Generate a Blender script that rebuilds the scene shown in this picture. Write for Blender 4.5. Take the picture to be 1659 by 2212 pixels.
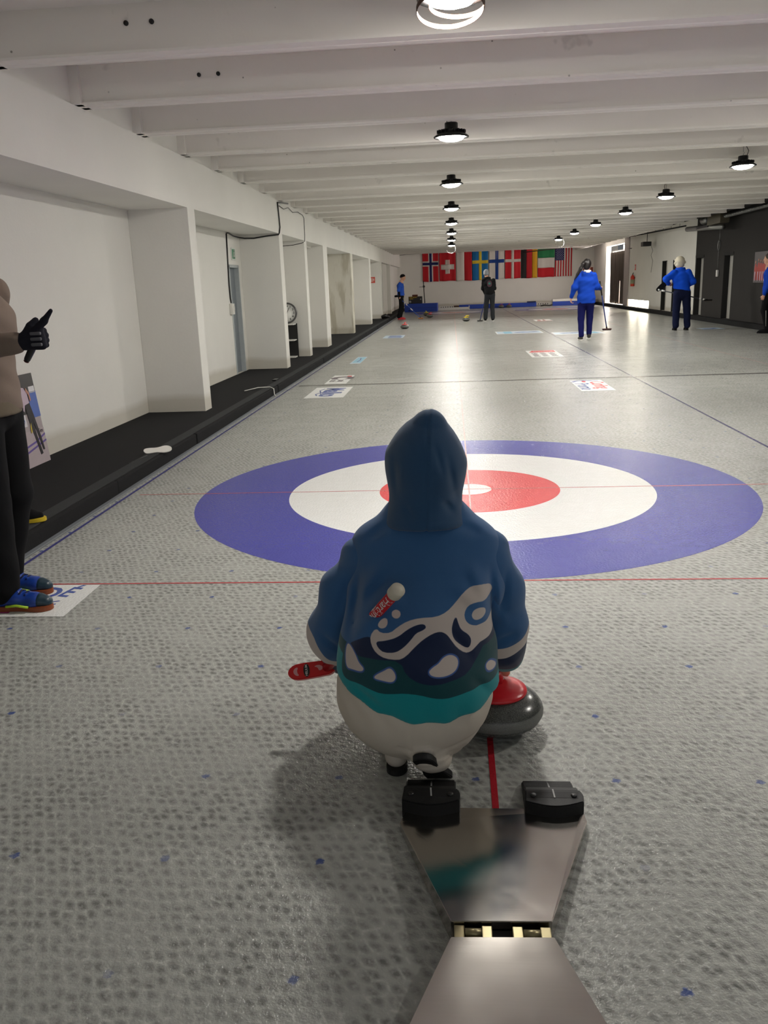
import bpy, bmesh, math, random
import numpy as np
from mathutils import Vector, Matrix, Euler
random.seed(4)
for o in list(bpy.data.objects): bpy.data.objects.remove(o)
S = bpy.context.scene
C = S.collection
# ------------------------------------------------------------------ camera
CX, CY, CZ = -0.0966, -5.6034, 1.3626
YAW, PITCH, ROLL, FPX = -0.08694, -0.26288, -0.03765, 1823.54
def cam_axes():
    cy, sy, cp, sp = math.cos(YAW), math.sin(YAW), math.cos(PITCH), math.sin(PITCH)
    f = Vector((sy*cp, cy*cp, sp)); r = Vector((cy, -sy, 0)); u = r.cross(f)
    cr, sr = math.cos(ROLL), math.sin(ROLL)
    return r*cr+u*sr, -r*sr+u*cr, f
cam_d = bpy.data.cameras.new('camera'); cam = bpy.data.objects.new('camera', cam_d); C.objects.link(cam)
_r, _u, _f = cam_axes()
M4 = Matrix((( _r.x,_u.x,-_f.x,CX),(_r.y,_u.y,-_f.y,CY),(_r.z,_u.z,-_f.z,CZ),(0,0,0,1)))
cam.matrix_world = M4
cam_d.sensor_fit = 'HORIZONTAL'; cam_d.sensor_width = 36; cam_d.lens = FPX*36/1659
cam_d.clip_start = .02; cam_d.clip_end = 200
S.camera = cam
# ------------------------------------------------------------------ light, world, exposure
LAMP_W = 330.0          # emission strength of each lamp lens
PATCH_W = 16.0            # glow of the strip added for the sunlit patch, far right
S.view_settings.view_transform = 'Standard'; S.view_settings.look = 'None'
S.view_settings.exposure = 0.18; S.view_settings.gamma = 1.0; S.view_settings.use_curve_mapping = False
W = bpy.data.worlds.new('world'); S.world = W; W.use_nodes = True
W.node_tree.nodes['Background'].inputs[0].default_value = (.80,.84,.9,1)
W.node_tree.nodes['Background'].inputs[1].default_value = 0.12
def area(name, loc, rot, sx, sy, power, col):
    l = bpy.data.lights.new(name, 'AREA'); l.shape = 'RECTANGLE'; l.size = sx; l.size_y = sy
    l.energy = power; l.color = col
    o = bpy.data.objects.new(name, l); C.objects.link(o); o.location = loc; o.rotation_euler = rot; return o
# daylight that comes in through the glazed opening behind the curtain
area('daylight_opening', (8.1, 35.2, 1.35), (0, math.radians(90), 0), 2.5, 4.4, 560, (1,.9,.85))
# fill light added behind the viewer, set in an invented rear wall opening
area('rear_fill', (2.2, -8.3, 1.45), (math.radians(90), 0, 0), 8.4, 2.2, 32, (.93,.97,1))

# ------------------------------------------------------------------ materials
def lin(c):
    return tuple(((v/255.)/12.92 if v/255. <= .04045 else ((v/255.+.055)/1.055)**2.4) for v in c)
class NT:
    def __init__(s, name):
        m = bpy.data.materials.new(name); m.use_nodes = True
        s.m = m; s.t = m.node_tree; s.b = s.t.nodes['Principled BSDF']
    def n(s, typ, **kw):
        x = s.t.nodes.new(typ)
        for k, v in kw.items():
            if k.startswith('i_'): x.inputs[k[2:].replace('_', ' ')].default_value = v
            else: setattr(x, k, v)
        return x
    def l(s, a, b): s.t.links.new(a, b)
    def math(s, op, a, b=None, c=None):
        x = s.t.nodes.new('ShaderNodeMath'); x.operation = op
        for i, v in enumerate((a, b, c)):
            if v is None: continue
            if isinstance(v, (int, float)): x.inputs[i].default_value = v
            else: s.l(v, x.inputs[i])
        return x.outputs[0]
    def ramp(s, v, lo, hi):
        x = s.t.nodes.new('ShaderNodeMapRange'); x.inputs[1].default_value = lo; x.inputs[2].default_value = hi
        s.l(v, x.inputs[0]); return x.outputs[0]
    def mix(s, f, a, b, typ='MIX'):
        x = s.t.nodes.new('ShaderNodeMix'); x.data_type = 'RGBA'; x.blend_type = typ
        for sock, v in ((x.inputs[0], f), (x.inputs[6], a), (x.inputs[7], b)):
            if isinstance(v, (int, float)): sock.default_value = v
            elif isinstance(v, tuple): sock.default_value = (*v[:3], 1)
            else: s.l(v, sock)
        return x.outputs[2]
    def noise(s, scale, detail=3, vec=None, rough=.5):
        x = s.t.nodes.new('ShaderNodeTexNoise'); x.inputs['Scale'].default_value = scale
        x.inputs['Detail'].default_value = detail; x.inputs['Roughness'].default_value = rough
        if vec is None: vec = s.co()
        s.l(vec, x.inputs['Vector']); return x.outputs['Fac']
    def co(s):
        if not hasattr(s, '_co'):
            g = s.t.nodes.new('ShaderNodeNewGeometry'); s._co = g.outputs['Position']
        return s._co
    def oco(s):
        g = s.t.nodes.new('ShaderNodeTexCoord'); return g.outputs['Object']
    def bump(s, h, strength, dist):
        b = s.t.nodes.new('ShaderNodeBump'); b.inputs['Strength'].default_value = strength
        b.inputs['Distance'].default_value = dist; s.l(h, b.inputs['Height']); s.l(b.outputs[0], s.b.inputs['Normal'])
    def col(s, c):
        if isinstance(c, tuple): s.b.inputs['Base Color'].default_value = (*c[:3], 1)
        else: s.l(c, s.b.inputs['Base Color'])
_mc = {}
def mat(name, rgb, rough=.6, metal=0., var=.08, scale=20, bump=0., bscale=200, bdist=.002, spec=.5, coat=0.):
    if name in _mc: return _mc[name]
    t = NT(name); c = lin(rgb)
    d = tuple(v*(1-var) for v in c); u = tuple(min(1, v*(1+var)) for v in c)
    co = t.oco()
    t.col(t.mix(t.noise(scale, 3, co), d, u))
    t.b.inputs['Roughness'].default_value = rough; t.b.inputs['Metallic'].default_value = metal
    t.b.inputs['Specular IOR Level'].default_value = spec
    t.b.inputs['Coat Weight'].default_value = coat
    if bump: t.bump(t.noise(bscale, 2, co), bump, bdist)
    _mc[name] = t.m; return t.m
def ice_mat(name, rgb, plain=True):
    t = NT(name); co = t.co()
    sx = t.n('ShaderNodeSeparateXYZ'); t.l(co, sx.inputs[0]); X, Y = sx.outputs[0], sx.outputs[1]
    c = lin(rgb)
    if plain:
        f = t.noise(14, 4, co); str_ = t.n('ShaderNodeMapping'); str_.inputs['Scale'].default_value = (4, 60, 1); t.l(co, str_.inputs[0])
        g = t.noise(1.0, 2, str_.outputs[0])
        base = t.mix(t.math('MULTIPLY', f, .5), c, tuple(min(1, v*1.25+.02) for v in c))
        base = t.mix(t.math('MULTIPLY', g, .35), base, tuple(v*.8 for v in c))
        t.col(base)
    else:
        # cooling-mat lattice seen through the ice, period tied to the marker grid
        n1 = t.noise(60, 3, co); n2 = t.noise(2.2, 4, co); n3 = t.noise(.35, 3, co); n4 = t.noise(4.5, 3, co)
        ps = 1/.0325
        U = t.math('MULTIPLY', t.math('ADD', X, t.math('MULTIPLY', Y, .5)), ps); Vv = t.math('MULTIPLY', Y, ps*.89)
        cb = t.n('ShaderNodeCombineXYZ'); t.l(U, cb.inputs[0]); t.l(Vv, cb.inputs[1])
        def vor(feat):
            v = t.n('ShaderNodeTexVoronoi', feature=feat); v.voronoi_dimensions = '2D'; v.inputs['Scale'].default_value = 1; v.inputs['Randomness'].default_value = .5
            t.l(cb.outputs[0], v.inputs['Vector']); return v.outputs['Distance']
        dark = t.math('MULTIPLY', t.ramp(vor('F1'), .50, .14), t.ramp(n1, .30, .55))
        dark = t.math('MULTIPLY', dark, t.ramp(n4, .22, .60))
        n5 = t.noise(38, 2, co)
        light = t.math('MULTIPLY', t.ramp(vor('DISTANCE_TO_EDGE'), .17, .02), t.math('ADD', .12, t.ramp(n5, .50, .66)))
        base = t.mix(n2, tuple(v*.88 for v in c), tuple(min(1, v*1.08) for v in c))
        base = t.mix(t.math('MULTIPLY', t.ramp(n3, .35, .65), .25), base, tuple(v*.8 for v in (c[0], c[1]*.99, c[2]*.97)))
        base = t.mix(t.math('MULTIPLY', dark, .85), base, tuple(v*.34 for v in c))
        base = t.mix(t.math('MULTIPLY', light, .38), base, tuple(min(1, v*1.55) for v in c))
        # scattered blue markers every 8 cells
        ax = t.math('ABSOLUTE', t.math('SUBTRACT', t.math('FRACT', t.math('MULTIPLY', t.math('ADD', X, .44-.1955), 1/.391)), .5))
        ay = t.math('ABSOLUTE', t.math('SUBTRACT', t.math('FRACT', t.math('MULTIPLY', t.math('ADD', Y, 4.21-.18275), 1/.3655)), .5))
        rr = t.math('SQRT', t.math('ADD', t.math('POWER', t.math('MULTIPLY', ax, .391), 2), t.math('POWER', t.math('MULTIPLY', ay, .3655), 2)))
        rr = t.math('ADD', rr, t.math('MULTIPLY', t.math('SUBTRACT', t.noise(95, 2, co), .5), .022))
        dot = t.math('MULTIPLY', t.ramp(rr, .0135, .0085), t.ramp(t.noise(5, 1, co), .30, .55))
        base = t.mix(t.math('MULTIPLY', dot, .9), base, lin((56, 78, 140)))
        t.col(base)
    t.b.inputs['Roughness'].default_value = .20
    t.b.inputs['Specular IOR Level'].default_value = .20
    peb = t.noise(75, 2, co, .4)
    peb2 = t.noise(210, 2, co, .5)
    t.bump(t.math('ADD', peb, t.math('MULTIPLY', peb2, .45)), .7, .0045)
    return t.m
def plaster(name, rgb, base_dirt=True, holes=False, stain=False):
    t = NT(name); co = t.co(); c = lin(rgb)
    n = t.noise(1.3, 5, co); col = t.mix(n, tuple(v*.93 for v in c), tuple(min(1, v*1.04) for v in c))
    if base_dirt:
        sx = t.n('ShaderNodeSeparateXYZ'); t.l(co, sx.inputs[0])
        z = t.math('ADD', sx.outputs[2], t.math('MULTIPLY', t.noise(1.2, 3, co), .12))
        f = t.ramp(z, .35, .27)
        col = t.mix(t.math('MULTIPLY', f, .5), col, lin((178, 170, 150)))
    if stain:
        sx2 = t.n('ShaderNodeMapping'); sx2.inputs['Scale'].default_value = (3, 1, .7); t.l(co, sx2.inputs[0])
        f = t.ramp(t.noise(1.6, 5, sx2.outputs[0]), .50, .62)
        col = t.mix(t.math('MULTIPLY', f, .45), col, lin((150, 140, 110)))
    if holes:
        v = t.n('ShaderNodeTexVoronoi'); v.inputs['Scale'].default_value = 9; t.l(co, v.inputs['Vector'])
        f = t.math('MULTIPLY', t.ramp(v.outputs['Distance'], .075, .045), t.ramp(t.noise(1.5, 2, co), .52, .60))
        col = t.mix(t.math('MULTIPLY', f, .75), col, lin((90, 84, 78)))
        f2 = t.ramp(t.noise(2.2, 4, co, .6), .66, .70)
        col = t.mix(t.math('MULTIPLY', f2, .22), col, lin((120, 114, 106)))
    t.col(col); t.b.inputs['Roughness'].default_value = .85; t.b.inputs['Specular IOR Level'].default_value = .25
    t.bump(t.noise(35, 4, co), .25, .004)
    return t.m
def emis(name, rgb, strength):
    t = NT(name); t.b.inputs['Emission Color'].default_value = (*lin(rgb), 1); t.b.inputs['Emission Strength'].default_value = strength
    t.col(t.mix(t.noise(5, 1), (.9, .9, .9), (.95, .95, .95))); return t.m
def brushed(name, rgb, rough):
    t = NT(name); co = t.oco(); mp = t.n('ShaderNodeMapping'); mp.inputs['Scale'].default_value = (6, 260, 6); t.l(co, mp.inputs[0])
    n = t.noise(1, 3, mp.outputs[0]); c = lin(rgb)
    t.col(t.mix(n, tuple(v*.93 for v in c), c)); t.b.inputs['Metallic'].default_value = 1
    rr = t.n('ShaderNodeMapRange'); rr.inputs[3].default_value = rough-.05; rr.inputs[4].default_value = rough+.1
    t.l(t.noise(7, 3, co), rr.inputs[0]); t.l(rr.outputs[0], t.b.inputs['Roughness'])
    t.bump(n, .04, .0006); return t.m

MW = plaster('white_plaster', (236, 234, 228))
MWs = plaster('stained_plaster', (224, 220, 208), stain=True)
MB = plaster('beam_concrete', (242, 238, 232), base_dirt=False, holes=True)
MC = plaster('ceiling_concrete', (242, 239, 233), base_dirt=False)
MBK = plaster('black_paint_wall', (52, 50, 49), base_dirt=False)
CARPET = mat('black_carpet', (44, 44, 45), .95, 0, .35, 300, .9, 500, .004, spec=.1)
CARPET2 = mat('grey_carpet_edge', (66, 67, 68), .95, 0, .35, 300, .9, 500, .004, spec=.1)
RUBBER = mat('black_rubber', (16, 16, 17), .55, 0, .2, 60, .3, 400, .001, spec=.35)
STEEL = brushed('brushed_steel', (190, 185, 178), .13)
GALV = brushed('galvanised_metal', (150, 150, 148), .45)
WHITEP = mat('white_plastic', (228, 226, 220), .4)
DARKM = mat('dark_metal', (28, 28, 30), .4, .6)
BLACKP = mat('black_plastic', (18, 18, 19), .4)
BLUEV = mat('blue_padding', (18, 62, 168), .45, 0, .1)
ICE = ice_mat('pebbled_ice', (174, 175, 170), False)
IW, IR, IB = ice_mat('ice_white_paint', (232, 233, 230)), ice_mat('ice_red_paint', (226, 70, 74)), ice_mat('ice_blue_paint', (68, 70, 160))
IRL, IBL, IDL = ice_mat('ice_red_line', (186, 96, 92)), ice_mat('ice_blue_line', (60, 60, 130)), ice_mat('ice_dark_line', (92, 90, 88))
ICY, INV, IGR = ice_mat('ice_cyan_paint', (150, 200, 224)), ice_mat('ice_navy_ink', (70, 92, 168)), ice_mat('ice_grey_ink', (120, 112, 118))
ILB = ice_mat('ice_pale_blue', (196, 214, 230))

# ------------------------------------------------------------------ object helpers
def ob(name, me, parent=None, m=None):
    o = bpy.data.objects.new(name, me); C.objects.link(o)
    if m is not None:
        for x in (m if isinstance(m, (list, tuple)) else [m]): me.materials.append(x)
    if parent is not None: o.parent = parent
    return o
def tag(o, label=None, cat=None, group=None, kind=None):
    if label: o['label'] = label
    if cat: o['category'] = cat
    if group: o['group'] = group
    if kind: o['kind'] = kind
    return o
def thing(name, label, cat, loc=(0, 0, 0), rz=0, group=None):
    o = bpy.data.objects.new(name, None); C.objects.link(o); o.location = loc; o.rotation_euler = (0, 0, rz)
    o.empty_display_size = .05
    return tag(o, label, cat, group)
def copy_tree(o, parent=None, label=None):
    c = o.copy(); C.objects.link(c); c.parent = parent
    if label: c['label'] = label
    for ch in [x for x in KIDS(o)]: copy_tree(ch, c)
    return c
def KIDS(o): return [x for x in bpy.data.objects if x.parent == o]
class B:
    """collects shapes into one mesh"""
    def __init__(s): s.bm = bmesh.new()
    def box(s, lo, hi, bev=0, M=None, mi=0):
        cx = [(a+b)/2 for a, b in zip(lo, hi)]; sz = [abs(b-a) for a, b in zip(lo, hi)]
        b2 = bmesh.new(); bmesh.ops.create_cube(b2, size=1, matrix=Matrix.Translation(cx) @ Matrix.Diagonal((*sz, 1)))
        if bev: bmesh.ops.bevel(b2, geom=b2.edges[:], offset=min(bev, min(sz)*.45), segments=2, affect='EDGES', profile=.6)
        return s.merge(b2, M, mi)
    def merge(s, b2, M=None, mi=0, smooth=False):
        if M is not None: bmesh.ops.transform(b2, matrix=M, verts=b2.verts)
        for f in b2.faces: f.material_index = mi; f.smooth = smooth
        me = bpy.data.meshes.new('tmp'); b2.to_mesh(me); b2.free(); s.bm.from_mesh(me); bpy.data.meshes.remove(me); return s
    def lathe(s, prof, seg=32, M=None, mi=0, cap=True, smooth=True):
        b2 = bmesh.new(); rings = []
        for r, z in prof:
            if r < 1e-6: rings.append([b2.verts.new((0, 0, z))])
            else: rings.append([b2.verts.new((r*math.cos(2*math.pi*i/seg), r*math.sin(2*math.pi*i/seg), z)) for i in range(seg)])
        for a, b in zip(rings[:-1], rings[1:]):
            for i in range(seg):
                j = (i+1) % seg
                if len(a) == 1 and len(b) == 1: continue
                if len(a) == 1: b2.faces.new((a[0], b[i], b[j]))
                elif len(b) == 1: b2.faces.new((a[i], b[0], a[j]))
                else: b2.faces.new((a[i], b[i], b[j], a[j]))
        if cap:
            for rg, fl in ((rings[0], False), (rings[-1], True)):
                if len(rg) > 2: b2.faces.new(rg if fl else rg[::-1])
        bmesh.ops.recalc_face_normals(b2, faces=b2.faces)
        return s.merge(b2, M, mi, smooth)
    def tube(s, pts, r, seg=10, mi=0, closed=False, cap=True):
        b2 = bmesh.new(); P = [Vector(p) for p in pts]; n = len(P); rings = []; up = None
        for i, p in enumerate(P):
            if closed: d = (P[(i+1) % n]-P[i-1])
            else: d = (P[min(i+1, n-1)]-P[max(i-1, 0)])
            d.normalize()
            if up is None:
                up = Vector((0, 0, 1)) if abs(d.z) < .9 else Vector((1, 0, 0))
            a = d.cross(up); a.normalize(); b = a.cross(d); up = b
            rr = r[i] if isinstance(r, (list, tuple)) else r
            rings.append([b2.verts.new(p+(a*math.cos(2*math.pi*k/seg)+b*math.sin(2*math.pi*k/seg))*rr) for k in range(seg)])
        pr = list(zip(rings[:-1], rings[1:]))
        if closed: pr.append((rings[-1], rings[0]))
        for a, b in pr:
            for k in range(seg):
                j = (k+1) % seg; b2.faces.new((a[k], a[j], b[j], b[k]))
        if cap and not closed: b2.faces.new(rings[0][::-1]); b2.faces.new(rings[-1])
        bmesh.ops.recalc_face_normals(b2, faces=b2.faces)
        return s.merge(b2, None, mi, True)
    def prism(s, poly, z0, z1, M=None, mi=0, bev=0):
        b2 = bmesh.new(); lo = [b2.verts.new((x, y, z0)) for x, y in poly]; hi = [b2.verts.new((x, y, z1)) for x, y in poly]
        n = len(poly); b2.faces.new(lo[::-1]); b2.faces.new(hi)
        for i in range(n): b2.faces.new((lo[i], lo[(i+1) % n], hi[(i+1) % n], hi[i]))
        bmesh.ops.recalc_face_normals(b2, faces=b2.faces)
        if bev: bmesh.ops.bevel(b2, geom=b2.edges[:], offset=bev, segments=2, affect='EDGES')
        return s.merge(b2, M, mi)
    def poly(s, pts, mi=0):
        vs = [s.bm.verts.new(p) for p in pts]; f = s.bm.faces.new(vs); f.material_index = mi; return s
    def mesh(s, name):
        me = bpy.data.meshes.new(name); s.bm.to_mesh(me); s.bm.free(); return me
    def obj(s, name, m, parent=None): return ob(name, s.mesh(name), parent, m)
def rotM(loc, rx=0, ry=0, rz=0): return Matrix.Translation(loc) @ Euler((rx, ry, rz)).to_matrix().to_4x4()
def frame(loc, ax, ay):
    ax = Vector(ax).normalized(); ay = (Vector(ay)-ax*Vector(ay).dot(ax)).normalized(); az = ax.cross(ay)
    return Matrix(((ax.x, ay.x, az.x, loc[0]), (ax.y, ay.y, az.y, loc[1]), (ax.z, ay.z, az.z, loc[2]), (0, 0, 0, 1)))
def text_bm(txt, size, M, extrude=.0003, sx=1., bold=0.):
    cu = bpy.data.curves.new('txt', 'FONT'); cu.body = txt; cu.size = size; cu.extrude = extrude; cu.align_x = 'CENTER'; cu.align_y = 'CENTER'; cu.offset = bold
    cu.resolution_u = 3
    o = bpy.data.objects.new('txt', cu); C.objects.link(o)
    dg = bpy.context.evaluated_depsgraph_get(); me = bpy.data.meshes.new_from_object(o.evaluated_get(dg))
    bpy.data.objects.remove(o); bpy.data.curves.remove(cu)
    b2 = bmesh.new(); b2.from_mesh(me); bpy.data.meshes.remove(me)
    bmesh.ops.transform(b2, matrix=M @ Matrix.Diagonal((sx, 1, 1, 1)), verts=b2.verts)
    return b2

# ------------------------------------------------------------------ SDF sculpting
class SDF:
    def __init__(s, lo, hi, h):
        s.lo = np.array(lo, float); s.h = h; s.n = np.ceil((np.array(hi)-s.lo)/h).astype(int)+1
        s.ax = [(s.lo[i]+h*np.arange(s.n[i])).astype(np.float32) for i in range(3)]
        s.V = np.full(tuple(s.n), .3, np.float32)
    def _sl(s, lo, hi):
        a = np.clip(np.floor((np.array(lo)-s.lo)/s.h).astype(int), 0, s.n); b = np.clip(np.ceil((np.array(hi)-s.lo)/s.h).astype(int)+1, 0, s.n)
        return a, b
    def apply(s, lo, hi, fn, k, op='u'):
        m = 2*k+3*s.h; a, b = s._sl(np.array(lo)-m, np.array(hi)+m)
        if (b <= a).any(): return
        X, Y, Z = np.meshgrid(s.ax[0][a[0]:b[0]], s.ax[1][a[1]:b[1]], s.ax[2][a[2]:b[2]], indexing='ij')
        d = fn(X, Y, Z).astype(np.float32); sl = tuple(slice(a[i], b[i]) for i in range(3)); v = s.V[sl]
        if op == 'u':
            hh = np.maximum(k-np.abs(v-d), 0)/max(k, 1e-6); s.V[sl] = np.minimum(v, d)-hh*hh*k*.25
        elif op == 's':
            d = -d; hh = np.maximum(k-np.abs(v-d), 0)/max(k, 1e-6); s.V[sl] = np.maximum(v, d)+hh*hh*k*.25
        else: s.V[sl] = v+d
    def cone(s, p0, r0, p1, r1, k=.02, flat=None, op='u'):
        p0 = np.array(p0, float); p1 = np.array(p1, float); R = max(r0, r1)
        if flat is not None:
            fa = np.array(flat[0], float); fa /= np.linalg.norm(fa); ff = flat[1]; R *= max(1, ff)
        def fn(X, Y, Z):
            P = [X-p0[0], Y-p0[1], Z-p0[2]]; D = p1-p0
            if flat is not None:
                q = (P[0]*fa[0]+P[1]*fa[1]+P[2]*fa[2])*(1/ff-1); P = [P[i]+fa[i]*q for i in range(3)]
                D = D+fa*(D@fa)*(1/ff-1)
            L = D@D+1e-9; t = np.clip((P[0]*D[0]+P[1]*D[1]+P[2]*D[2])/L, 0, 1)
            d = np.sqrt((P[0]-D[0]*t)**2+(P[1]-D[1]*t)**2+(P[2]-D[2]*t)**2)-(r0+(r1-r0)*t)
            return d*(min(1, flat[1]) if flat is not None else 1)
        s.apply(np.minimum(p0, p1)-R, np.maximum(p0, p1)+R, fn, k, op); return s
    def chain(s, pts, k=.02, flat=None):
        for (a, ra), (b, rb) in zip(pts[:-1], pts[1:]): s.cone(a, ra, b, rb, k, flat)
        return s
    def ell(s, c, r, k=.02, R=None, op='u'):
        c = np.array(c, float); r = np.array(r, float); m = r.max()
        Q = np.array(R) if R is not None else np.eye(3)
        def fn(X, Y, Z):
            P = [X-c[0], Y-c[1], Z-c[2]]; L = [P[0]*Q[0][i]+P[1]*Q[1][i]+P[2]*Q[2][i] for i in range(3)]
            k0 = np.sqrt((L[0]/r[0])**2+(L[1]/r[1])**2+(L[2]/r[2])**2)+1e-6
            k1 = np.sqrt((L[0]/r[0]**2)**2+(L[1]/r[1]**2)**2+(L[2]/r[2]**2)**2)+1e-6
            return k0*(k0-1)/k1
        s.apply(c-m, c+m, fn, k, op); return s
    def add(s, lo, hi, fn): s.apply(lo, hi, fn, 0, 'a'); return s
    def mesh(s, name, smooth=2):
        V = s.V; n = V.shape; ins = V < 0
        acc = np.zeros((n[0]-1, n[1]-1, n[2]-1, 3), np.float32); cnt = np.zeros((n[0]-1, n[1]-1, n[2]-1), np.float32)
        for ax in range(3):
            o1, o2 = [a for a in range(3) if a != ax]
            A = V[tuple(slice(0, -1) if i == ax else slice(None) for i in range(3))]; Bv = V[tuple(slice(1, None) if i == ax else slice(None) for i in range(3))]
            cr = (A < 0) != (Bv < 0); t = np.where(cr, A/(A-Bv+1e-12), 0)
            for d1 in (0, 1):
                for d2 in (0, 1):
                    sl = [None]*3; sl[ax] = slice(None)
                    sl[o1] = slice(d1, n[o1]-1+d1); sl[o2] = slice(d2, n[o2]-1+d2); sl = tuple(sl)
                    c = cr[sl]; cnt += c
                    acc[..., ax] += np.where(c, t[sl], 0); acc[..., o1] += c*d1; acc[..., o2] += c*d2
        act = cnt > 0; idx = np.full(act.shape, -1, np.int64); idx[act] = np.arange(act.sum())
        cells = np.argwhere(act); P = s.lo+(cells+acc[act]/cnt[act][:, None])*s.h
        F = []
        for ax in range(3):
            o1, o2 = [(1, 2), (2, 0), (0, 1)][ax]
            A = ins[tuple(slice(0, -1) if i == ax else slice(None) for i in range(3))]; Bv = ins[tuple(slice(1, None) if i == ax else slice(None) for i in range(3))]
            e = np.argwhere(A != Bv); e = e[(e[:, o1] > 0) & (e[:, o2] > 0) & (e[:, o1] < n[o1]-1) & (e[:, o2] < n[o2]-1)]
            if len(e) == 0: continue
            def g(a, b):
                q = e.copy(); q[:, o1] -= a; q[:, o2] -= b; return idx[q[:, 0], q[:, 1], q[:, 2]]
            q = np.stack([g(0, 0), g(1, 0), g(1, 1), g(0, 1)], 1); fl = ~A[e[:, 0], e[:, 1], e[:, 2]]
            q[fl] = q[fl][:, ::-1]; F.append(q)
        F = np.concatenate(F)
        F = F[(F >= 0).all(1)]
        for _ in range(smooth):
            sm = np.zeros_like(P); cn = np.zeros(len(P))
            for i in range(4):
                a, b = F[:, i], F[:, (i+1) % 4]
                for j in range(3):
                    sm[:, j] += np.bincount(a, P[b, j], len(P))+np.bincount(b, P[a, j], len(P))
                cn += np.bincount(a, minlength=len(P))+np.bincount(b, minlength=len(P))
            P = P*.4+.6*sm/np.maximum(cn, 1)[:, None]
        me = bpy.data.meshes.new(name); me.vertices.add(len(P)); me.vertices.foreach_set('co', P.astype(np.float32).ravel())
        me.loops.add(F.size); me.loops.foreach_set('vertex_index', F.astype(np.int32).ravel())
        me.polygons.add(len(F)); me.polygons.foreach_set('loop_start', np.arange(0, F.size, 4, dtype=np.int32))
        me.polygons.foreach_set('use_smooth', np.ones(len(F), bool))
        me.update(calc_edges=True); me.validate()
        return me
def sdpoly(px, py, poly):
    n = len(poly); d = np.full(px.shape, 1e9); ins = np.zeros(px.shape, bool)
    for i in range(n):
        ax, ay = poly[i]; bx, by = poly[(i+1) % n]; ex, ey = bx-ax, by-ay
        wx, wy = px-ax, py-ay; t = np.clip((wx*ex+wy*ey)/(ex*ex+ey*ey+1e-12), 0, 1)
        d = np.minimum(d, (wx-ex*t)**2+(wy-ey*t)**2)
        c = ((ay > py) != (by > py)); xx = ax+(py-ay)/(by-ay+1e-12)*(bx-ax); ins ^= (c & (px < xx))
    return np.sqrt(d)*np.where(ins, -1, 1)
def smooth_poly(P, it=2):
    P = [tuple(p) for p in P]
    for _ in range(it):
        Q = []
        for i in range(len(P)):
            a, b = P[i], P[(i+1) % len(P)]
            Q += [(a[0]*.75+b[0]*.25, a[1]*.75+b[1]*.25), (a[0]*.25+b[0]*.75, a[1]*.25+b[1]*.75)]
        P = Q
    return P

# ================================================================== THE ROOM
YF, YR = 41.0, -8.0          # far wall, rear wall
XL, XP, XN = -2.45, -2.80, -3.44   # kerb foot, pillar front, niche back
XR = 7.32
def struct(o): o['kind'] = 'structure'; return o
floor = struct(B().box((XL-.1, YR, -.12), (XR, YF, 0)).obj('floor', ICE))
struct(B().box((XN, YR, -.05), (XL-.12, YF, .098)).obj('walkway', CARPET))
# kerb along the walkway: carpeted step with a paler top strip and a grey foot
b = B(); y = YR; i = 0
while y < 34.6:
    L = [1.9, 2.1, 1.7, 2.3][i % 4]; y2 = min(y+L, 34.6); dz = [.0, .004, -.003, .002][i % 4]; dx = [0, .006, -.004, .003][i % 4]
    b.box((XL-.13, y+.004, 0), (XL+dx, y2-.004, .104+dz), .012); y = y2; i += 1
k = struct(b.obj('trim_1', CARPET)); k['label'] = 'black carpeted kerb beside the ice'
b = B(); b.box((XL-.13, YR, .100), (XL-.03, 34.6, .112), .004); b.obj('edge_strip', CARPET2, k)
b = B(); b.box((XL, YR, 0), (XL+.035, 34.6, .012), .003); b.obj('foot_rail', mat('grey_rail', (120, 124, 128), .5), k)
k2 = struct(B().box((XR-.17, YR, 0), (XR, 40.6, .125), .01).obj('trim_2', CARPET))

# left wall: niche back, lintel, pillars
def xwall(x0, x1, ya, yb, za, zb, ops, m, name, parent=None):
    b = B(); ys = sorted(set([ya, yb]+[v for o in ops for v in o[:2]]))
    for p, q in zip(ys[:-1], ys[1:]):
        hit = [o for o in ops if o[0] <= p and o[1] >= q]
        if not hit: b.box((x0, p, za), (x1, q, zb))
        else:
            o = hit[0]
            if o[2] > za+1e-4: b.box((x0, p, za), (x1, q, o[2]))
            if o[3] < zb-1e-4: b.box((x0, p, o[3]), (x1, q, zb))
    return b.obj(name, m, parent)
wl = struct(xwall(XN-.2, XN, YR, YF, 0, 3.1, [(7.40, 8.0, .09, 1.74)], MW, 'wall_left'))
xwall(XN, XP, YR, YF, 2.205, 2.70, [], MW, 'lintel', wl)
xwall(XP-.25, XP-.02, YR, YF, 2.70, 2.96, [], MW, 'upper_wall', wl)
PIL = [(-6.4, -6.1), (-1.45, -1.2), (3.43, 3.68), (8.22, 8.50), (10.58, 10.84), (12.95, 13.54), (18.0, 18.45), (23.2, 23.75), (27.85, 28.5), (33.0, 33.5)]
for i, (a, c) in enumerate(PIL):
    B().box((XN, a, .09), (XP, c, 2.21), .006).obj('pillar', MWs if abs(a-18) < .1 else MW, wl)
# niche behind the fourth pillar is closed by a short return wall, as at the far end
B().box((XN, 30.6, .09), (-2.95, YF, 2.21)).obj('return_wall', MW, wl)
B().box((XN, 10.84, 2.16), (-3.05, 12.95, 2.21)).obj('ceiling_ledge', MW, wl)

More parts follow.
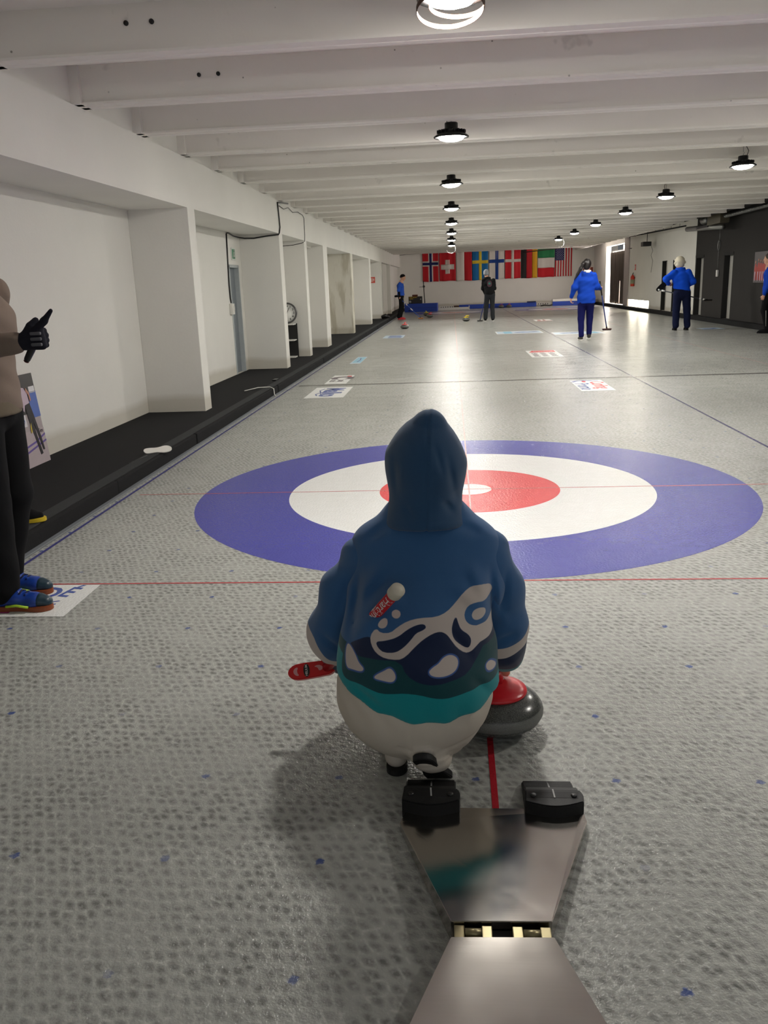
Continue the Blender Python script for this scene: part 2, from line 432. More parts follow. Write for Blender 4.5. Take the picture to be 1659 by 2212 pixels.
# far wall, rear wall
wb = struct(B().box((XN-.2, YF, -.05), (XR+1.2, YF+.2, 3.15)).obj('wall_back', MW))
b = B(); b.box((XN-.2, YR-.2, -.05), (-2.0, YR, 3.1)); b.box((6.4, YR-.2, -.05), (XR+.3, YR, 3.1)); b.box((-2.0, YR-.2, -.05), (6.4, YR, .35)); b.box((-2.0, YR-.2, 2.55), (6.4, YR, 3.1)); struct(b.obj('wall_rear', MW))
b = B(); [b.box((-2.0+i*1.4-.03, YR-.15, .35), (-2.0+i*1.4+.03, YR-.08, 2.55)) for i in range(7)]; struct(b.obj('rear_fill_bars', MW))  # bars across the rear opening added for the fill light
# right wall: black up to 21.9, white beyond, door recesses and the glazed opening
DO = [(18.30, 19.06, .12, 1.80), (21.02, 21.80, .12, 1.80)]
DW = [(24.08, 24.62, .12, 1.81), (25.37, 26.13, .12, 1.81), (27.98, 31.78, .12, .40), (32.85, 37.4, .12, 2.72)]
struct(xwall(XR, XR+.22, YR, 21.88, 0, 3.1, DO, MBK, 'wall_right'))
struct(xwall(XR, XR+.22, 21.88, YF, 0, 3.1, DW, MW, 'wall_right'))
GREYD = mat('pale_door_paint', (176, 174, 168), .5); DARKO = mat('dark_reveal', (20, 19, 19), .8)
for n, (a, c, z0, z1) in enumerate([DO[0], DO[1], DW[0], DW[1]]):
    d = struct(B().box((XR+.15, a, z0), (XR+.19, c, z1), .004).obj('door_%d' % (n+2), GREYD))
    b = B(); b.box((XR+.012, c-.012, z0), (XR+.15, c, z1)); b.box((XR+.012, a, z1-.012), (XR+.15, c, z1)); b.box((XR+.012, a, z0), (XR+.15, a+.012, z1)); b.obj('reveal', DARKO, d)
    if n < 2: B().box((XR-.012, a-.05, z1), (XR+.01, c+.05, z1+.07)).obj('door_lintel', DARKO, d)
    b = B(); b.tube([(XR+.15, a+.10, .95), (XR+.10, a+.10, .95), (XR+.10, a+.2, .95)], .011); b.obj('door_handle', GALV, d)
# glowing strip put in for a sunlit patch at the wall base
w1 = struct(B().box((XR+.10, 27.98, .12), (XR+.12, 31.78, .40)).obj('sunlit_patch', emis('sunlit_patch_glow', (255, 246, 226), PATCH_W)))
B().box((XR+.02, 30.0, .12), (XR+.10, 30.09, .40)).obj('patch_bar', MW, w1)
w2 = struct(B().box((XR+.9, 32.5, .0), (XR+.92, 38, 2.8)).obj('window_2', emis('daylight_glass_bright', (255, 244, 230), 2.6)))
# column in front of the opening
struct(B().box((XR-.03, 31.82, .11), (XR, 32.83, 2.96)).obj('column', mat('grey_column_paint', (176, 168, 164), .8)))

# left grey door in the second niche, its frame, exit sign, switch
d1 = struct(B().box((XN-.10, 7.43, .10), (XN-.06, 7.97, 1.70)).obj('door_1', mat('grey_blue_door', (128, 136, 142), .5)))
b = B(); b.box((XN-.12, 7.40, .09), (XN+.01, 7.43, 1.74)); b.box((XN-.12, 7.97, .09), (XN+.01, 8.0, 1.74)); b.box((XN-.12, 7.40, 1.70), (XN+.01, 8.0, 1.74)); b.obj('door_frame', mat('pale_frame', (188, 194, 196), .5), d1)
# ceiling and beams
ceil = struct(B().box((XP-.25, YR, 2.96), (XR, YF, 3.1)).obj('ceiling', MC))
XE = 6.33
nb = 0
for kk in range(-6, 30):
    yc = -.27+1.243*kk
    b = B(); b.prism([(-.055, 2.72), (-.088, 2.715), (-.088, 2.70), (-.03, 2.70), (-.026, 2.704), (.026, 2.704), (.03, 2.70), (.088, 2.70), (.088, 2.715), (.055, 2.72), (.075, 2.98), (-.075, 2.98)], XP-.02, XE,
            M=Matrix(((0, 0, 1, 0), (1, 0, 0, yc), (0, 1, 0, 0), (0, 0, 0, 1))))
    # small haunch where the beam meets the wall
    b.prism([(-.115, 2.70), (.115, 2.70), (.105, 2.965), (-.105, 2.965)], XP-.02, XP+.055, M=Matrix(((0, 0, 1, 0), (1, 0, 0, yc), (0, 1, 0, 0), (0, 0, 0, 1))))
    b.obj('beam', MB, ceil); nb += 1
B().box((XE, YR, 2.76), (XE+.15, 21.9, 2.97)).obj('girder', MBK, ceil)
B().box((XE, 21.9, 2.74), (XE+.15, YF, 2.97)).obj('girder', MC, ceil)
B().box((XE+.15, YR, 2.93), (XR, 21.9, 2.965)).obj('dark_soffit', MBK, ceil)
# sockets of anchor holes in the two nearest beams
for (x, yc, z) in ((-1.93, 0, .06), (-1.78, 0, .06), (-1.87, 1, .055), (-1.73, 1, .055)):
    yy = -.27+1.243*yc-.075
    B().lathe([(.014, -.004), (.014, .02), (0, .02)], 14, M=rotM((x, yy+.004, 2.80+z), math.radians(-90))).obj('anchor_hole', BLACKP, ceil)

# ---------------------------------------------------------------- markings in the ice
def disc(name, r0, r1, cx, cy, z, m, seg=160):
    me = bpy.data.meshes.new(name); bm = bmesh.new()
    o = [bm.verts.new((cx+r1*math.cos(2*math.pi*i/seg), cy+r1*math.sin(2*math.pi*i/seg), z)) for i in range(seg)]
    if r0 <= 0: bm.faces.new(o)
    else:
        q = [bm.verts.new((cx+r0*math.cos(2*math.pi*i/seg), cy+r0*math.sin(2*math.pi*i/seg), z)) for i in range(seg)]
        for i in range(seg): j = (i+1) % seg; bm.faces.new((o[i], o[j], q[j], q[i]))
    bm.to_mesh(me); bm.free(); return ob(name, me, floor, m)
XB = 4.62
for cx, cy in ((0, 0), (0, 34.75), (XB, 0), (XB, 34.75)):
    disc('blue_ring', 1.215, 1.829, cx, cy, .0006, IB); disc('white_ring', .607, 1.217, cx, cy, .0007, IW)
    disc('red_ring', .15, .61, cx, cy, .0006, IR); disc('white_button', 0, .152, cx, cy, .0007, IW)
def strip(name, x0, x1, y0, y1, m, z=.0009):
    return B().poly([(x0, y0, z), (x1, y0, z), (x1, y1, z), (x0, y1, z)]).obj(name, m, floor)
XD = 2.40
for s, (xa, xb) in enumerate(((-2.3, XD-.02), (XD+.02, 7.1))):
    xc = (0, XB)[s]
    for yy in (0, 34.75): strip('tee_line', xa, xb, yy-.006, yy+.006, IRL, .0012)
    strip('back_line', xa, xb, -1.835, -1.823, mat('x', (0, 0, 0)) if False else ice_mat('ice_red_line_strong', (190, 60, 66)) if s == 0 else IRL, .0012)
    strip('back_line', xa, xb, 36.57, 36.585, IRL, .0012)
    strip('hog_line', xa, xb, 6.40, 6.50, IDL, .0012)
    strip('hog_line', xa, xb, 28.25, 28.35, IDL, .0012)
    strip('centre_line', xc-.005, xc+.005, -3.3, 34.7, ice_mat('ice_pink_line', (206, 160, 156)), .0012)
strip('centre_line', -.009, .009, -3.66, -3.2, ice_mat('ice_crimson_line', (176, 30, 44)), .0016)
strip('divider_line', XD-.012, XD+.012, YR, 38.5, ice_mat('ice_indigo_line', (78, 76, 112)), .0013)
strip('side_line', -2.385, -2.365, YR, 34.5, IBL, .0013)

def advert(label, x0, x1, y0, y1, paper, bits):
    a = strip('printed_advert', x0, x1, y0, y1, paper, .0014); a['label'] = label
    mats = {}
    for m, fn in bits:
        b = B(); fn(b); o = b.obj('print', m, a)
    return a
Z5 = .0022
def T(b, txt, size, x, y, ang, sx=1., ex=.0001, bold=0.): b.merge(text_bm(txt, size, rotM((x, y, Z5), 0, 0, ang), ex, sx, bold))
R90 = -math.pi/2
def swoosh(b, pts, w, z=Z5):
    for (p, q) in zip(pts[:-1], pts[1:]):
        d = Vector((q[0]-p[0], q[1]-p[1])).normalized(); n = Vector((-d.y, d.x))*w/2
        b.poly([(p[0]+n.x, p[1]+n.y, z), (p[0]-n.x, p[1]-n.y, z), (q[0]-n.x, q[1]-n.y, z), (q[0]+n.x, q[1]+n.y, z)])
def a_malko():
    advert('white panel with blue lettering below the hog line', -2.0, -1.49, 5.04, 6.17, IW, [
        (INV, lambda b: (T(b, 'Malko', .36, -1.72, 5.62, R90, 1., bold=.012), swoosh(b, [(-1.86, 6.0), (-1.90, 5.8), (-1.86, 5.6), (-1.90, 5.4), (-1.86, 5.25)], .018), swoosh(b, [(-1.82, 5.75), (-1.86, 5.55), (-1.82, 5.35)], .012)))])
a_malko()
advert('white panel with dark letter C and small red square', -1.96, -1.64, 6.60, 7.76, IW, [
    (ice_mat('ice_plum_ink', (104, 90, 104)), lambda b: T(b, 'C', .42, -1.80, 7.38, R90, 1.2, bold=.03)),
    (IR, lambda b: b.poly([(-1.74, 7.42, Z5), (-1.67, 7.42, Z5), (-1.67, 7.66, Z5), (-1.74, 7.66, Z5)])),
    (IGR, lambda b: (T(b, 'usej', .16, -1.76, 6.98, R90, 1, bold=.004), T(b, 'ouo', .16, -1.88, 6.98, R90, 1, bold=.004)))])
advert('pale cyan panel beside the left edge of the ice', -1.96, -1.77, 9.76, 11.2, ILB, [
    (ICY, lambda b: b.poly([(-1.94, 9.95, Z5-.0003), (-1.78, 9.95, Z5-.0003), (-1.78, 11.1, Z5-.0003), (-1.94, 11.1, Z5-.0003)])),
    (INV, lambda b: (swoosh(b, [(-1.86, 10.1), (-1.84, 10.5), (-1.87, 10.9)], .02)))])
advert('faded blue panel near the far red stone', -1.93, -1.39, 16.9, 18.1, ILB, [
    (INV, lambda b: (swoosh(b, [(-1.80, 17.15), (-1.45, 17.15)], .18), swoosh(b, [(-1.80, 17.5), (-1.45, 17.6)], .22), swoosh(b, [(-1.80, 17.85), (-1.5, 17.85)], .12)))])
def longblue(x0, x1, y0, y1, lab, sp):
    advert(lab, x0, x1, y0, y1, IW, [
        (ILB, lambda b: b.poly([(x0+.03, y0+.1, Z5-.0003), (x1-.03, y0+.1, Z5-.0003), (x1-.03, y1-.1, Z5-.0003), (x0+.03, y1-.1, Z5-.0003)])),
        (ICY, lambda b: b.poly([(x0+(.2 if sp else .9), y0+.1, Z5), (x0+(.42 if sp else 1.1), y0+.1, Z5), (x0+(.42 if sp else 1.1), y1-.1, Z5), (x0+(.2 if sp else .9), y1-.1, Z5)])),
        (INV, lambda b: swoosh(b, [(x0+(.5 if sp else .2), y0+.45), (x0+(.7 if sp else .35), y0+.6), (x0+(.9 if sp else .5), y0+.5), (x0+(1.1 if sp else .7), y0+.7)], .14))])
longblue(1.07, 2.28, 17.1, 18.25, 'long pale blue banner left of the divider line', True)
longblue(2.46, 3.70, 16.15, 17.1, 'long pale blue banner under the ponytailed woman', False)
advert('white panel with a red band over three grey text columns', 1.33, 1.90, 9.95, 11.45, IW, [
    (IR, lambda b: b.poly([(1.36, 11.02, Z5), (1.87, 11.02, Z5), (1.87, 11.40, Z5), (1.45, 11.40, Z5)])),
    (IW, lambda b: b.merge(text_bm('Curling', .16, rotM((1.64, 11.2, Z5+.0008)), .0001, .8))),
    (IGR, lambda b: [b.box((x+ i*.0, 10.12+.14*i, Z5-.0002), (x+.11-(i % 2)*.02, 10.20+.14*i, Z5)) for x in (1.39, 1.55, 1.71) for i in range(6)])])
advert('white panel with red and navy lettering right of the centre line', 1.49, 1.91, 5.04, 6.19, IW, [
    (IR, lambda b: T(b, 'Curling', .25, 1.80, 5.62, R90, 1., bold=.006)),
    (INV, lambda b: (T(b, 'Promo', .25, 1.59, 5.50, R90, 1., bold=.004), swoosh(b, [(1.50, 6.0), (1.58, 6.12), (1.72, 6.15), (1.86, 6.08)], .05))),
    (IR, lambda b: b.lathe([(.028, 0), (.028, .0004)], 16, M=Matrix.Translation((1.66, 6.03, Z5)) @ Matrix.Diagonal((1, 2.6, 1, 1))))])
advert('small white and red panel in front of the far house', 2.69, 3.25, 23.5, 24.7, IW, [
    (IRL, lambda b: (b.box((2.72, 23.5, Z5-.0003), (3.22, 23.7, Z5)), b.box((2.80, 23.9, Z5-.0003), (2.90, 24.5, Z5)), b.box((2.98, 23.9, Z5-.0003), (3.05, 24.5, Z5))))])
advert('blue streaked panel beside the far kerb', 6.10, 6.64, 16.3, 17.0, ILB, [
    (INV, lambda b: swoosh(b, [(6.14, 16.5), (6.35, 16.55), (6.55, 16.75)], .12))])
advert('white panel with blue lettering under the blue shoes', -2.34, -1.825, -2.25, -1.842, IW, [
    (INV, lambda b: (T(b, 'D', .20, -2.03, -1.96, 0, .8, bold=.005), T(b, '\u00c9', .18, -1.935, -1.95, -.25, .7, bold=.003), swoosh(b, [(-2.0, -2.09), (-1.93, -2.06)], .012), swoosh(b, [(-2.0, -2.12), (-1.93, -2.10)], .012))),
    (ice_mat('ice_magenta_ink', (200, 80, 150)), lambda b: swoosh(b, [(-2.34, -2.18), (-2.2, -2.20), (-2.1, -2.20)], .02))])

# ================================================================== THINGS ON THE BUILDING
LENS = emis('lamp_lens', (255, 251, 243), LAMP_W)
def make_lamp(chain=.30):
    t = thing('high_bay_lamp', '', 'lamp')
    B().lathe([(.030, .125), (.052, .122), (.058, .115), (.058, .075), (.075, .07), (.095, .045), (.0, .045)], 28).obj('driver_housing', DARKM, t)
    B().lathe([(.0, .048), (.09, .048), (.135, .022), (.156, .008), (.154, -.002), (.126, .002), (.124, .012), (0, .018)], 40).obj('rim', DARKM, t)
    b = B()
    for i in range(20):
        a = 2*math.pi*i/20; b.box((.06, -.002, .036), (.128, .002, .060), 0, Matrix.Rotation(a, 4, 'Z'))
    b.obj('cooling_fins', DARKM, t)
    B().lathe([(0, -.034), (.05, -.031), (.095, -.018), (.118, .002), (.118, .010), (0, .010)], 40).obj('lens', LENS, t)
    b = B(); b.tube([(0, 0, .12), (0, 0, .14), (.012, 0, .155), (0, 0, .17), (-.012, 0, .155), (0, 0, .14)], .003, 6); b.tube([(0, 0, .165), (0, 0, .165+chain)], .003, 6)
    b.obj('hanger', GALV, t)
    B().tube([(.04, 0, .11), (.06, .01, .17), (.02, 0, .25), (.004, 0, .165+chain)], .004, 6).obj('cable', BLACKP, t)
    return t
L0 = make_lamp(.205)
ALY = [-1.33, 2.45, 6.2, 9.98, 13.8, 17.6, 21.35, 25.2]
BLY = [-2.0, 1.9, 5.70, 9.53, 12.9, 16.6, 20.3, 24.1]
ords = ['nearest lamp of the left row, with loose hoops hanging under it', 'second lamp of the left row, its cord dangling', 'third lamp of the left row', 'fourth lamp of the left row', 'fifth lamp of the left row', 'sixth lamp of the left row', 'seventh lamp of the left row', 'farthest lamp of the left row, with a hoop hanging from it']
ordr = ['lamp of the right row out beyond the picture, behind the others', 'nearest but one lamp of the right row above the frame edge', 'nearest lamp in view of the right row', 'second lamp in view of the right row', 'third lamp in view of the right row', 'fourth lamp in view of the right row', 'fifth lamp in view of the right row', 'farthest lamp of the right row, with a hoop hanging from it']
first = True
lamps = []
for ys, x, names in ((ALY, -.08, ords), (BLY, 3.45, ordr)):
    for y, nm in zip(ys, names):
        lp = L0 if first else copy_tree(L0); first = False
        lp.location = (x, y, 2.59); lp.rotation_euler = (random.uniform(-.03, .03), random.uniform(-.03, .03), random.uniform(0, 6))
        lp['label'] = 'black round ceiling lamp, '+nm; lp['group'] = 'high bay lamps under the beams'; lamps.append(lp)
HOOP = mat('pale_plastic_band', (84, 58, 44), .7)
def hoop(name, lab, x, y, z, r, w, tilt, rz, m=HOOP):
    b = B(); b.lathe([(r, -w/2), (r+.003, -w/2), (r+.003, w/2), (r, w/2), (r, -w/2)], 48, cap=False)
    o = b.obj(name, m); o.location = (x, y, z); o.rotation_euler = (tilt, 0, rz); return tag(o, lab, 'hoop', 'loose hoops hanging at the lamps')
hoop('lamp_hoop', 'larger band hanging in a loop below the nearest lamp', -.085, -1.32, 2.555, .150, .022, math.radians(-14), .1)
hoop('lamp_hoop', 'smaller band inside the loop below the nearest lamp', -.055, -1.30, 2.575, .125, .020, math.radians(-8), -.3)
hoop('lamp_hoop', 'thin pale hoop upright under the farthest lamp of the left row', -.10, 25.12, 2.48, .155, .012, math.radians(80), .1, WHITEP)
hoop('lamp_hoop', 'thin grey hoop upright under the farthest lamp of the right row', 3.49, 24.04, 2.50, .15, .008, math.radians(75), .3, GALV)

# cables on the left wall
def cable(name, lab, pts, r, m=BLACKP):
    return tag(B().tube(pts, r, 7).obj(name, m), lab, 'cable')
cable('power_cable', 'black cable running from the beam down the wall to the grey door', [(-2.73, 8.80, 2.69), (-2.775, 8.5, 2.68), (-2.785, 8.2, 2.66), (-2.785, 8.24, 2.50), (-2.785, 8.28, 2.30), (-2.79, 8.22, 2.21), (-2.80, 8.205, 2.185), (-3.0, 8.205, 2.17), (-3.2, 8.205, 2.145), (-3.35, 8.205, 2.15), (-3.42, 8.1, 2.16), (-3.43, 7.8, 2.17), (-3.43, 7.50, 2.20), (-3.43, 7.40, 2.18), (-3.43, 7.36, 1.8), (-3.43, 7.32, 1.45), (-3.43, 7.33, 1.25), (-3.43, 7.36, 1.18)], .011)
cable('thin_cable', 'thin cable looping from the second pillar to the third pillar under the lintel', [(-2.785, 8.30, 2.62), (-2.785, 8.7, 2.60), (-2.785, 9.1, 2.655), (-2.785, 9.5, 2.61), (-2.785, 10.0, 2.655), (-2.785, 10.5, 2.64), (-2.785, 10.62, 2.6), (-2.785, 10.62, 2.3), (-2.79, 10.60, 2.19), (-2.83, 10.565, 2.16), (-3.0, 10.565, 2.13), (-3.2, 10.565, 2.12), (-3.42, 10.4, 2.13)], .006)
cable('strung_cable', 'black cable strung along the top of the far wall to its left corner', [(-3.3, 40.97, 2.2), (-3.05, 40.97, 2.2), (-3.05, 40.97, 2.80), (-2.5, 40.97, 2.86), (0, 40.95, 2.90), (3, 40.95, 2.93), (7.2, 40.95, 2.94)], .011)
sg = thing('exit_sign', 'small green and white running man sign above the grey door', 'sign', (XN+.002, 7.72, 1.90))
B().box((0, -.10, -.09), (.012, .10, .09), .002).obj('plate', mat('white_sign', (226, 232, 226), .4), sg)
b = B(); b.box((.012, -.085, -.07), (.0135, .085, .07)); b.obj('green_field', mat('sign_green', (70, 140, 104), .4), sg)
b = B(); b.tube([(.016, -.03, -.05), (.016, -.01, -.01), (.016, .03, -.04)], .009, 6); b.tube([(.016, -.01, -.01), (.016, .005, .03)], .01, 6); b.lathe([(0, -.012), (.012, 0), (0, .012)], 10, Matrix.Translation((.016, .012, .052))); b.obj('figure_symbol', WHITEP, sg)
sw = thing('wall_switch', 'white cable junction box beside the grey door', 'switch', (XN+.002, 7.33, 1.10))
B().box((0, -.06, -.09), (.05, .06, .07), .006).obj('cover', WHITEP, sw); B().box((.05, -.02, -.03), (.06, .03, .03), .003).obj('rocker', WHITEP, sw)
REDS = mat('sign_red', (214, 84, 66), .4)
def redsign(loc, ang, lab):
    s_ = thing('fire_sign', lab, 'sign', loc, ang)
    B().box((-.11, -.012, -.11), (.11, 0, .11), .002).obj('plate', REDS, s_)
    b = B(); b.box((-.06, -.015, -.07), (-.02, -.012, .07)); b.box((.01, -.015, -.07), (.03, -.012, .07)); b.box((.05, -.015, -.03), (.075, -.012, .05)); b.obj('symbol', WHITEP, s_)
redsign((-3.13, 27.85, 1.55), 0, 'small red sign on the white pillar left of the far players')
redsign((XR-.002, 30.6, 1.67), -math.pi/2, 'small red square sign above the fire extinguisher')
# fire extinguisher
fe = thing('fire_extinguisher', 'red fire extinguisher with a pale label hung on the white wall', 'fire extinguisher', (XR-.09, 30.65, .93))
B().lathe([(0, 0), (.07, 0), (.08, .015), (.08, .36), (.06, .41), (.025, .43), (.025, .46), (0, .46)], 24).obj('cylinder', mat('extinguisher_red', (206, 56, 34), .35), fe)
B().lathe([(.082, .10), (.082, .27), (.0815, .27)], 24, cap=False).obj('label_band', mat('extinguisher_label', (150, 150, 120), .5), fe)
b = B(); b.tube([(0, 0, .46), (0, 0, .50)], .018); b.tube([(0, 0, .49), (.0, -.12, .53)], .012); b.tube([(0, 0, .475), (0, -.10, .49)], .008); b.obj('valve_lever', BLACKP, fe)
b = B(); b.tube([(0, .01, .47), (0, .09, .44), (0, .14, .36), (0, .14, .2), (0, .10, .08)], .013); b.obj('hose', BLACKP, fe)
B().box((.07, -.05, .30), (.088, .05, .36)).obj('bracket', DARKM, fe)
# curtain
me = bpy.data.meshes.new('curtain'); bm = bmesh.new(); n = 150; rows = 16
cols = []
for i in range(n+1):
    u = i/n; yy = 32.95+3.75*u; split = 0
    col = []
    for j in range(rows+1):
        v = j/rows; z = 2.42-2.27*v
        gap = 0
        for g0 in (.34, .62): gap += math.copysign(1, u-g0)*max(0, v-.55)*.16*math.exp(-abs(u-g0)/.12)
        col.append(bm.verts.new((XR+.12+.05*math.sin(u*math.pi*22)+.012*math.sin(u*95+v*3), yy+gap, z+ (0 if j == rows else .0) + (.02*math.sin(u*40) if j == rows else 0))))
    cols.append(col)
for i in range(n):
    u = (i+.5)/n
    for j in range(rows):
        if (abs(u-.34) < .006 or abs(u-.62) < .006) and j > 8: continue
        f = bm.faces.new((cols[i][j], cols[i+1][j], cols[i+1][j+1], cols[i][j+1])); f.smooth = True
bm.to_mesh(me); bm.free()
cur = thing('curtain', 'dark grey floor length curtain in front of the far daylight opening', 'curtain', (0, 0, 0))
cc = ob('cloth', me, cur, mat('curtain_cloth', (74, 66, 58), .9, 0, .2, 3)); md = cc.modifiers.new('s', 'SOLIDIFY'); md.thickness = .006
B().tube([(XR+.12, 32.8, 2.47), (XR+.12, 36.5, 2.47)], .014).obj('rail', GALV, cur)
for i in range(20): B().tube([(XR+.12, 33.0+i*.18, 2.475), (XR+.12, 33.0+i*.18, 2.41)], .012, 6).obj('curtain_ring', WHITEP, cur)

# sign with H on the far wall
hs = thing('hotel_sign', 'square brown red plaque with a pale H emblem on the far wall', 'sign', (7.05, YF-.01, 1.58)) if False else thing('wall_plaque', 'square brown red plaque with a pale H emblem on the far wall', 'plaque', (7.02, YF-.005, 1.58))
B().box((-.25, -.03, -.27), (.25, 0, .27), .004).obj('panel', mat('plaque_brown', (142, 52, 34), .5), hs)
b = B(); b.lathe([(.135, 0), (.165, 0), (.165, .004), (.135, .004), (.135, 0)], 36, rotM((0, -.031, -.04), math.radians(90)), cap=False); b.lathe([(.035, 0), (.05, 0), (.05, .004), (.035, .004), (.035, 0)], 20, rotM((0, -.031, .17), math.radians(90)), cap=False); b.merge(text_bm('H', .24, rotM((0, -.034, -.04), math.radians(90)), .002, 1, .006)); b.obj('emblem', mat('emblem_cream', (214, 176, 130), .5), hs)

# pictures
pp = thing('wall_poster', 'dark poster of players in red shirts on the black wall', 'poster', (XR-.002, 15.6, 1.44), -math.pi/2)
B().box((-.98, -.02, -.36), (.98, 0, .36), .002).obj('panel', mat('poster_dark', (92, 86, 88), .5), pp)
b = B()
for i, (x, s_) in enumerate(((-.86, .8), (-.66, 1.12), (-.5, 1.0), (-.36, .85), (-.24, .9), (-.05, 1.0), (.15, .95), (.35, 1.1), (.55, .9), (.75, .9))):
    b.prism([(x-.09*s_, -.30), (x+.09*s_, -.30), (x+.10*s_, -.02), (x+.04, .10*s_), (x-.04, .10*s_), (x-.10*s_, -.02)], -.0215-.0006*i, -.021-.0006*i, Matrix(((1, 0, 0, 0), (0, 0, 1, 0), (0, 1, 0, 0), (0, 0, 0, 1))))
    B().lathe([(0, 0), (.035, 0), (.035, .001), (0, .001)], 14, rotM((x, -.0255-.0004*i, .15*s_), math.radians(90))).obj('printed_face', mat('print_skin', (190, 132, 110), .5), pp)
    B().prism([(x-.02, -.32), (x+.02, -.32), (x+.03, -.1), (x-.03, -.1)], -.030, -.0295, Matrix(((1, 0, 0, 0), (0, 0, 1, 0), (0, 1, 0, 0), (0, 0, 0, 1)))).obj('printed_trousers', mat('print_lilac', (200, 180, 196), .5), pp)
b.obj('red_shirts', mat('print_red', (176, 58, 50), .5), pp)

# wiring on the right wall: socket on a hanging cable with a coil
so = thing('hanging_socket', 'white socket on a grey cable with a coil against the black wall', 'socket', (XR-.03, 19.5, 1.33))
B().box((-.03, -.05, -.09), (.02, .05, .09), .01).obj('socket', WHITEP, so)
b = B(); b.tube([(0, 0, .09), (0, .02, .55), (0, .0, .62)], .007, 6); b.tube([(0, 0, .86), (0, -.02, 1.0), (0, .01, 1.32)], .007, 6); b.obj('flex', GALV, so)
b = B()
for i in range(3): b.tube([(-.005*i, (.085+.006*i)*math.cos(a), .74+(.12+.006*i)*math.sin(a)) for a in [2*math.pi*q/20 for q in range(20)]], .007, 6, closed=True)
b.obj('coil', GALV, so)
# ventilation duct, fan and filter box along the black wall
dk = thing('ventilation_duct', 'grey corrugated duct with a box and fan high on the right', 'duct', (6.95, 18, 2.75))
b = B(); pts = []; y = -8.0
pts = [(.15, -10, .05), (.12, -5, .05), (0, .0, .0)]
b.tube(pts, .045, 10)
for i in range(60): b.lathe([(.045, -.006), (.056, 0), (.045, .006)], 10, rotM((.12-.12*(i/60.), -5+i*.083, .05-.05*i/60), math.radians(90)), cap=False)
b.obj('corrugated_pipe', GALV, dk)
B().box((-.12, .0, -.16), (.12, 1.15, .16), .01).obj('filter_box', mat('olive_box', (92, 86, 70), .5, .3), dk)
B().lathe([(0, 0), (.10, 0), (.12, .02), (.12, .35), (.10, .40), (0, .40)], 24, rotM((0, 1.9, .02), math.radians(90))).obj('fan_drum', GALV, dk)
B().box((-.1, 1.15, -.2), (.06, 2.3, -.13), .01).obj('motor_plate', DARKM, dk)
b = B(); b.tube([(0, .1, -.25), (-.02, 1.5, -.19), (-.05, 3.4, -.13)], .07, 16); b.obj('silencer', GALV, dk)
tr = thing('cable_tray', 'thin cable tray hung along the ceiling above the far right wall', 'cable tray', (6.85, 21, 2.72))
b = B(); b.tube([(0, .4, 0), (-.3, 8, .05), (-1.5, 15, .02), (-3.2, 19.8, .0)], .022, 8); b.obj('tray', DARKM, tr)
for i in range(8): B().tube([(-.02-.035*i, 1+i*.9, .0), (-.02-.035*i, 1+i*.9, .24)], .006, 5).obj('hanger', DARKM, tr)
pj = thing('ceiling_projector', 'small black projector on a bracket near the white wall corner', 'projector', (7.0, 27.2, 2.44))
B().box((-.18, -.2, -.08), (.12, .2, .08), .02).obj('housing', BLACKP, pj); b = B(); b.tube([(0, 0, .08), (0, 0, .52)], .012); b.tube([(-.5, .9, -.12), (-.5, .2, -.12)], .012); b.obj('bracket', DARKM, pj)
b = B(); b.tube([(.1, -.2, -.05), (.15, -.3, -.25), (.12, -.2, -.4), (.15, -.35, -.6), (.12, -.3, -1.0)], .006, 6); b.obj('dangling_wire', DARKM, pj)

# ---------------------------------------------------------------- flags
def waves(w, h, seed):
    r = random.Random(seed); ph = [r.uniform(0, 6) for _ in range(4)]; am = r.uniform(.012, .022)
    return lambda x, z: am*math.sin(x*11+ph[0]+z*1.2)+.008*math.sin(x*23+ph[1])+.010*math.sin(z*5+ph[2]+x*3)
def flag(label, x0, x1, zt, zb, rects, seed, extra=None):
    w, h = x1-x0, zt-zb; f = waves(w, h, seed); t = thing('flag', label, 'flag', ((x0+x1)/2, YF-.06, zb), 0, 'flags on the far wall')
    mats = []; b = B()
    for k, (a, c, d, e, m) in enumerate(rects):     # fractions: x from left, z from top
        if m not in mats: mats.append(m)
        nx = max(1, int((c-a)*w/.05)); nz = max(1, int((e-d)*h/.08)); off = -.0012*k
        vs = [[b.bm.verts.new(((a+(c-a)*i/nx-.5)*w*(1-.012*math.sin(3*(e+(d-e)*(1-j/nz)))), f((a+(c-a)*i/nx)*w, (d+(e-d)*j/nz)*h)+off, h*(1-(d+(e-d)*j/nz))+.008*math.sin((a+(c-a)*i/nx)*9+seed)*(d+(e-d)*j/nz))) for j in range(nz+1)] for i in range(nx+1)]
        for i in range(nx):
            for j in range(nz):
                q = b.bm.faces.new((vs[i][j], vs[i+1][j], vs[i+1][j+1], vs[i][j+1])); q.material_index = mats.index(m); q.smooth = True
    if extra: extra(b, w, h, f, mats)
    o = b.obj('cloth', mats, t); md = o.modifiers.new('s', 'SOLIDIFY'); md.thickness = .0008; md.offset = 0
    B().tube([(-w/2+.02, 0, h+.03), (-w/2+.02, 0, h-.02)], .006, 6).obj('clip', DARKM, t)
    return t
fc = lambda n, c: mat('flag_'+n, c, .8, 0, .05)
FR, FW, FN, FB, FY, FK, FG = fc('red', (196, 26, 38)), fc('white', (214, 208, 200)), fc('navy', (26, 34, 92)), fc('sky', (20, 110, 172)), fc('yellow', (226, 196, 56)), fc('black', (34, 30, 30)), fc('green', (40, 124, 76))
FD = fc('gold', (214, 160, 30)); FF = fc('cobalt', (20, 62, 140))
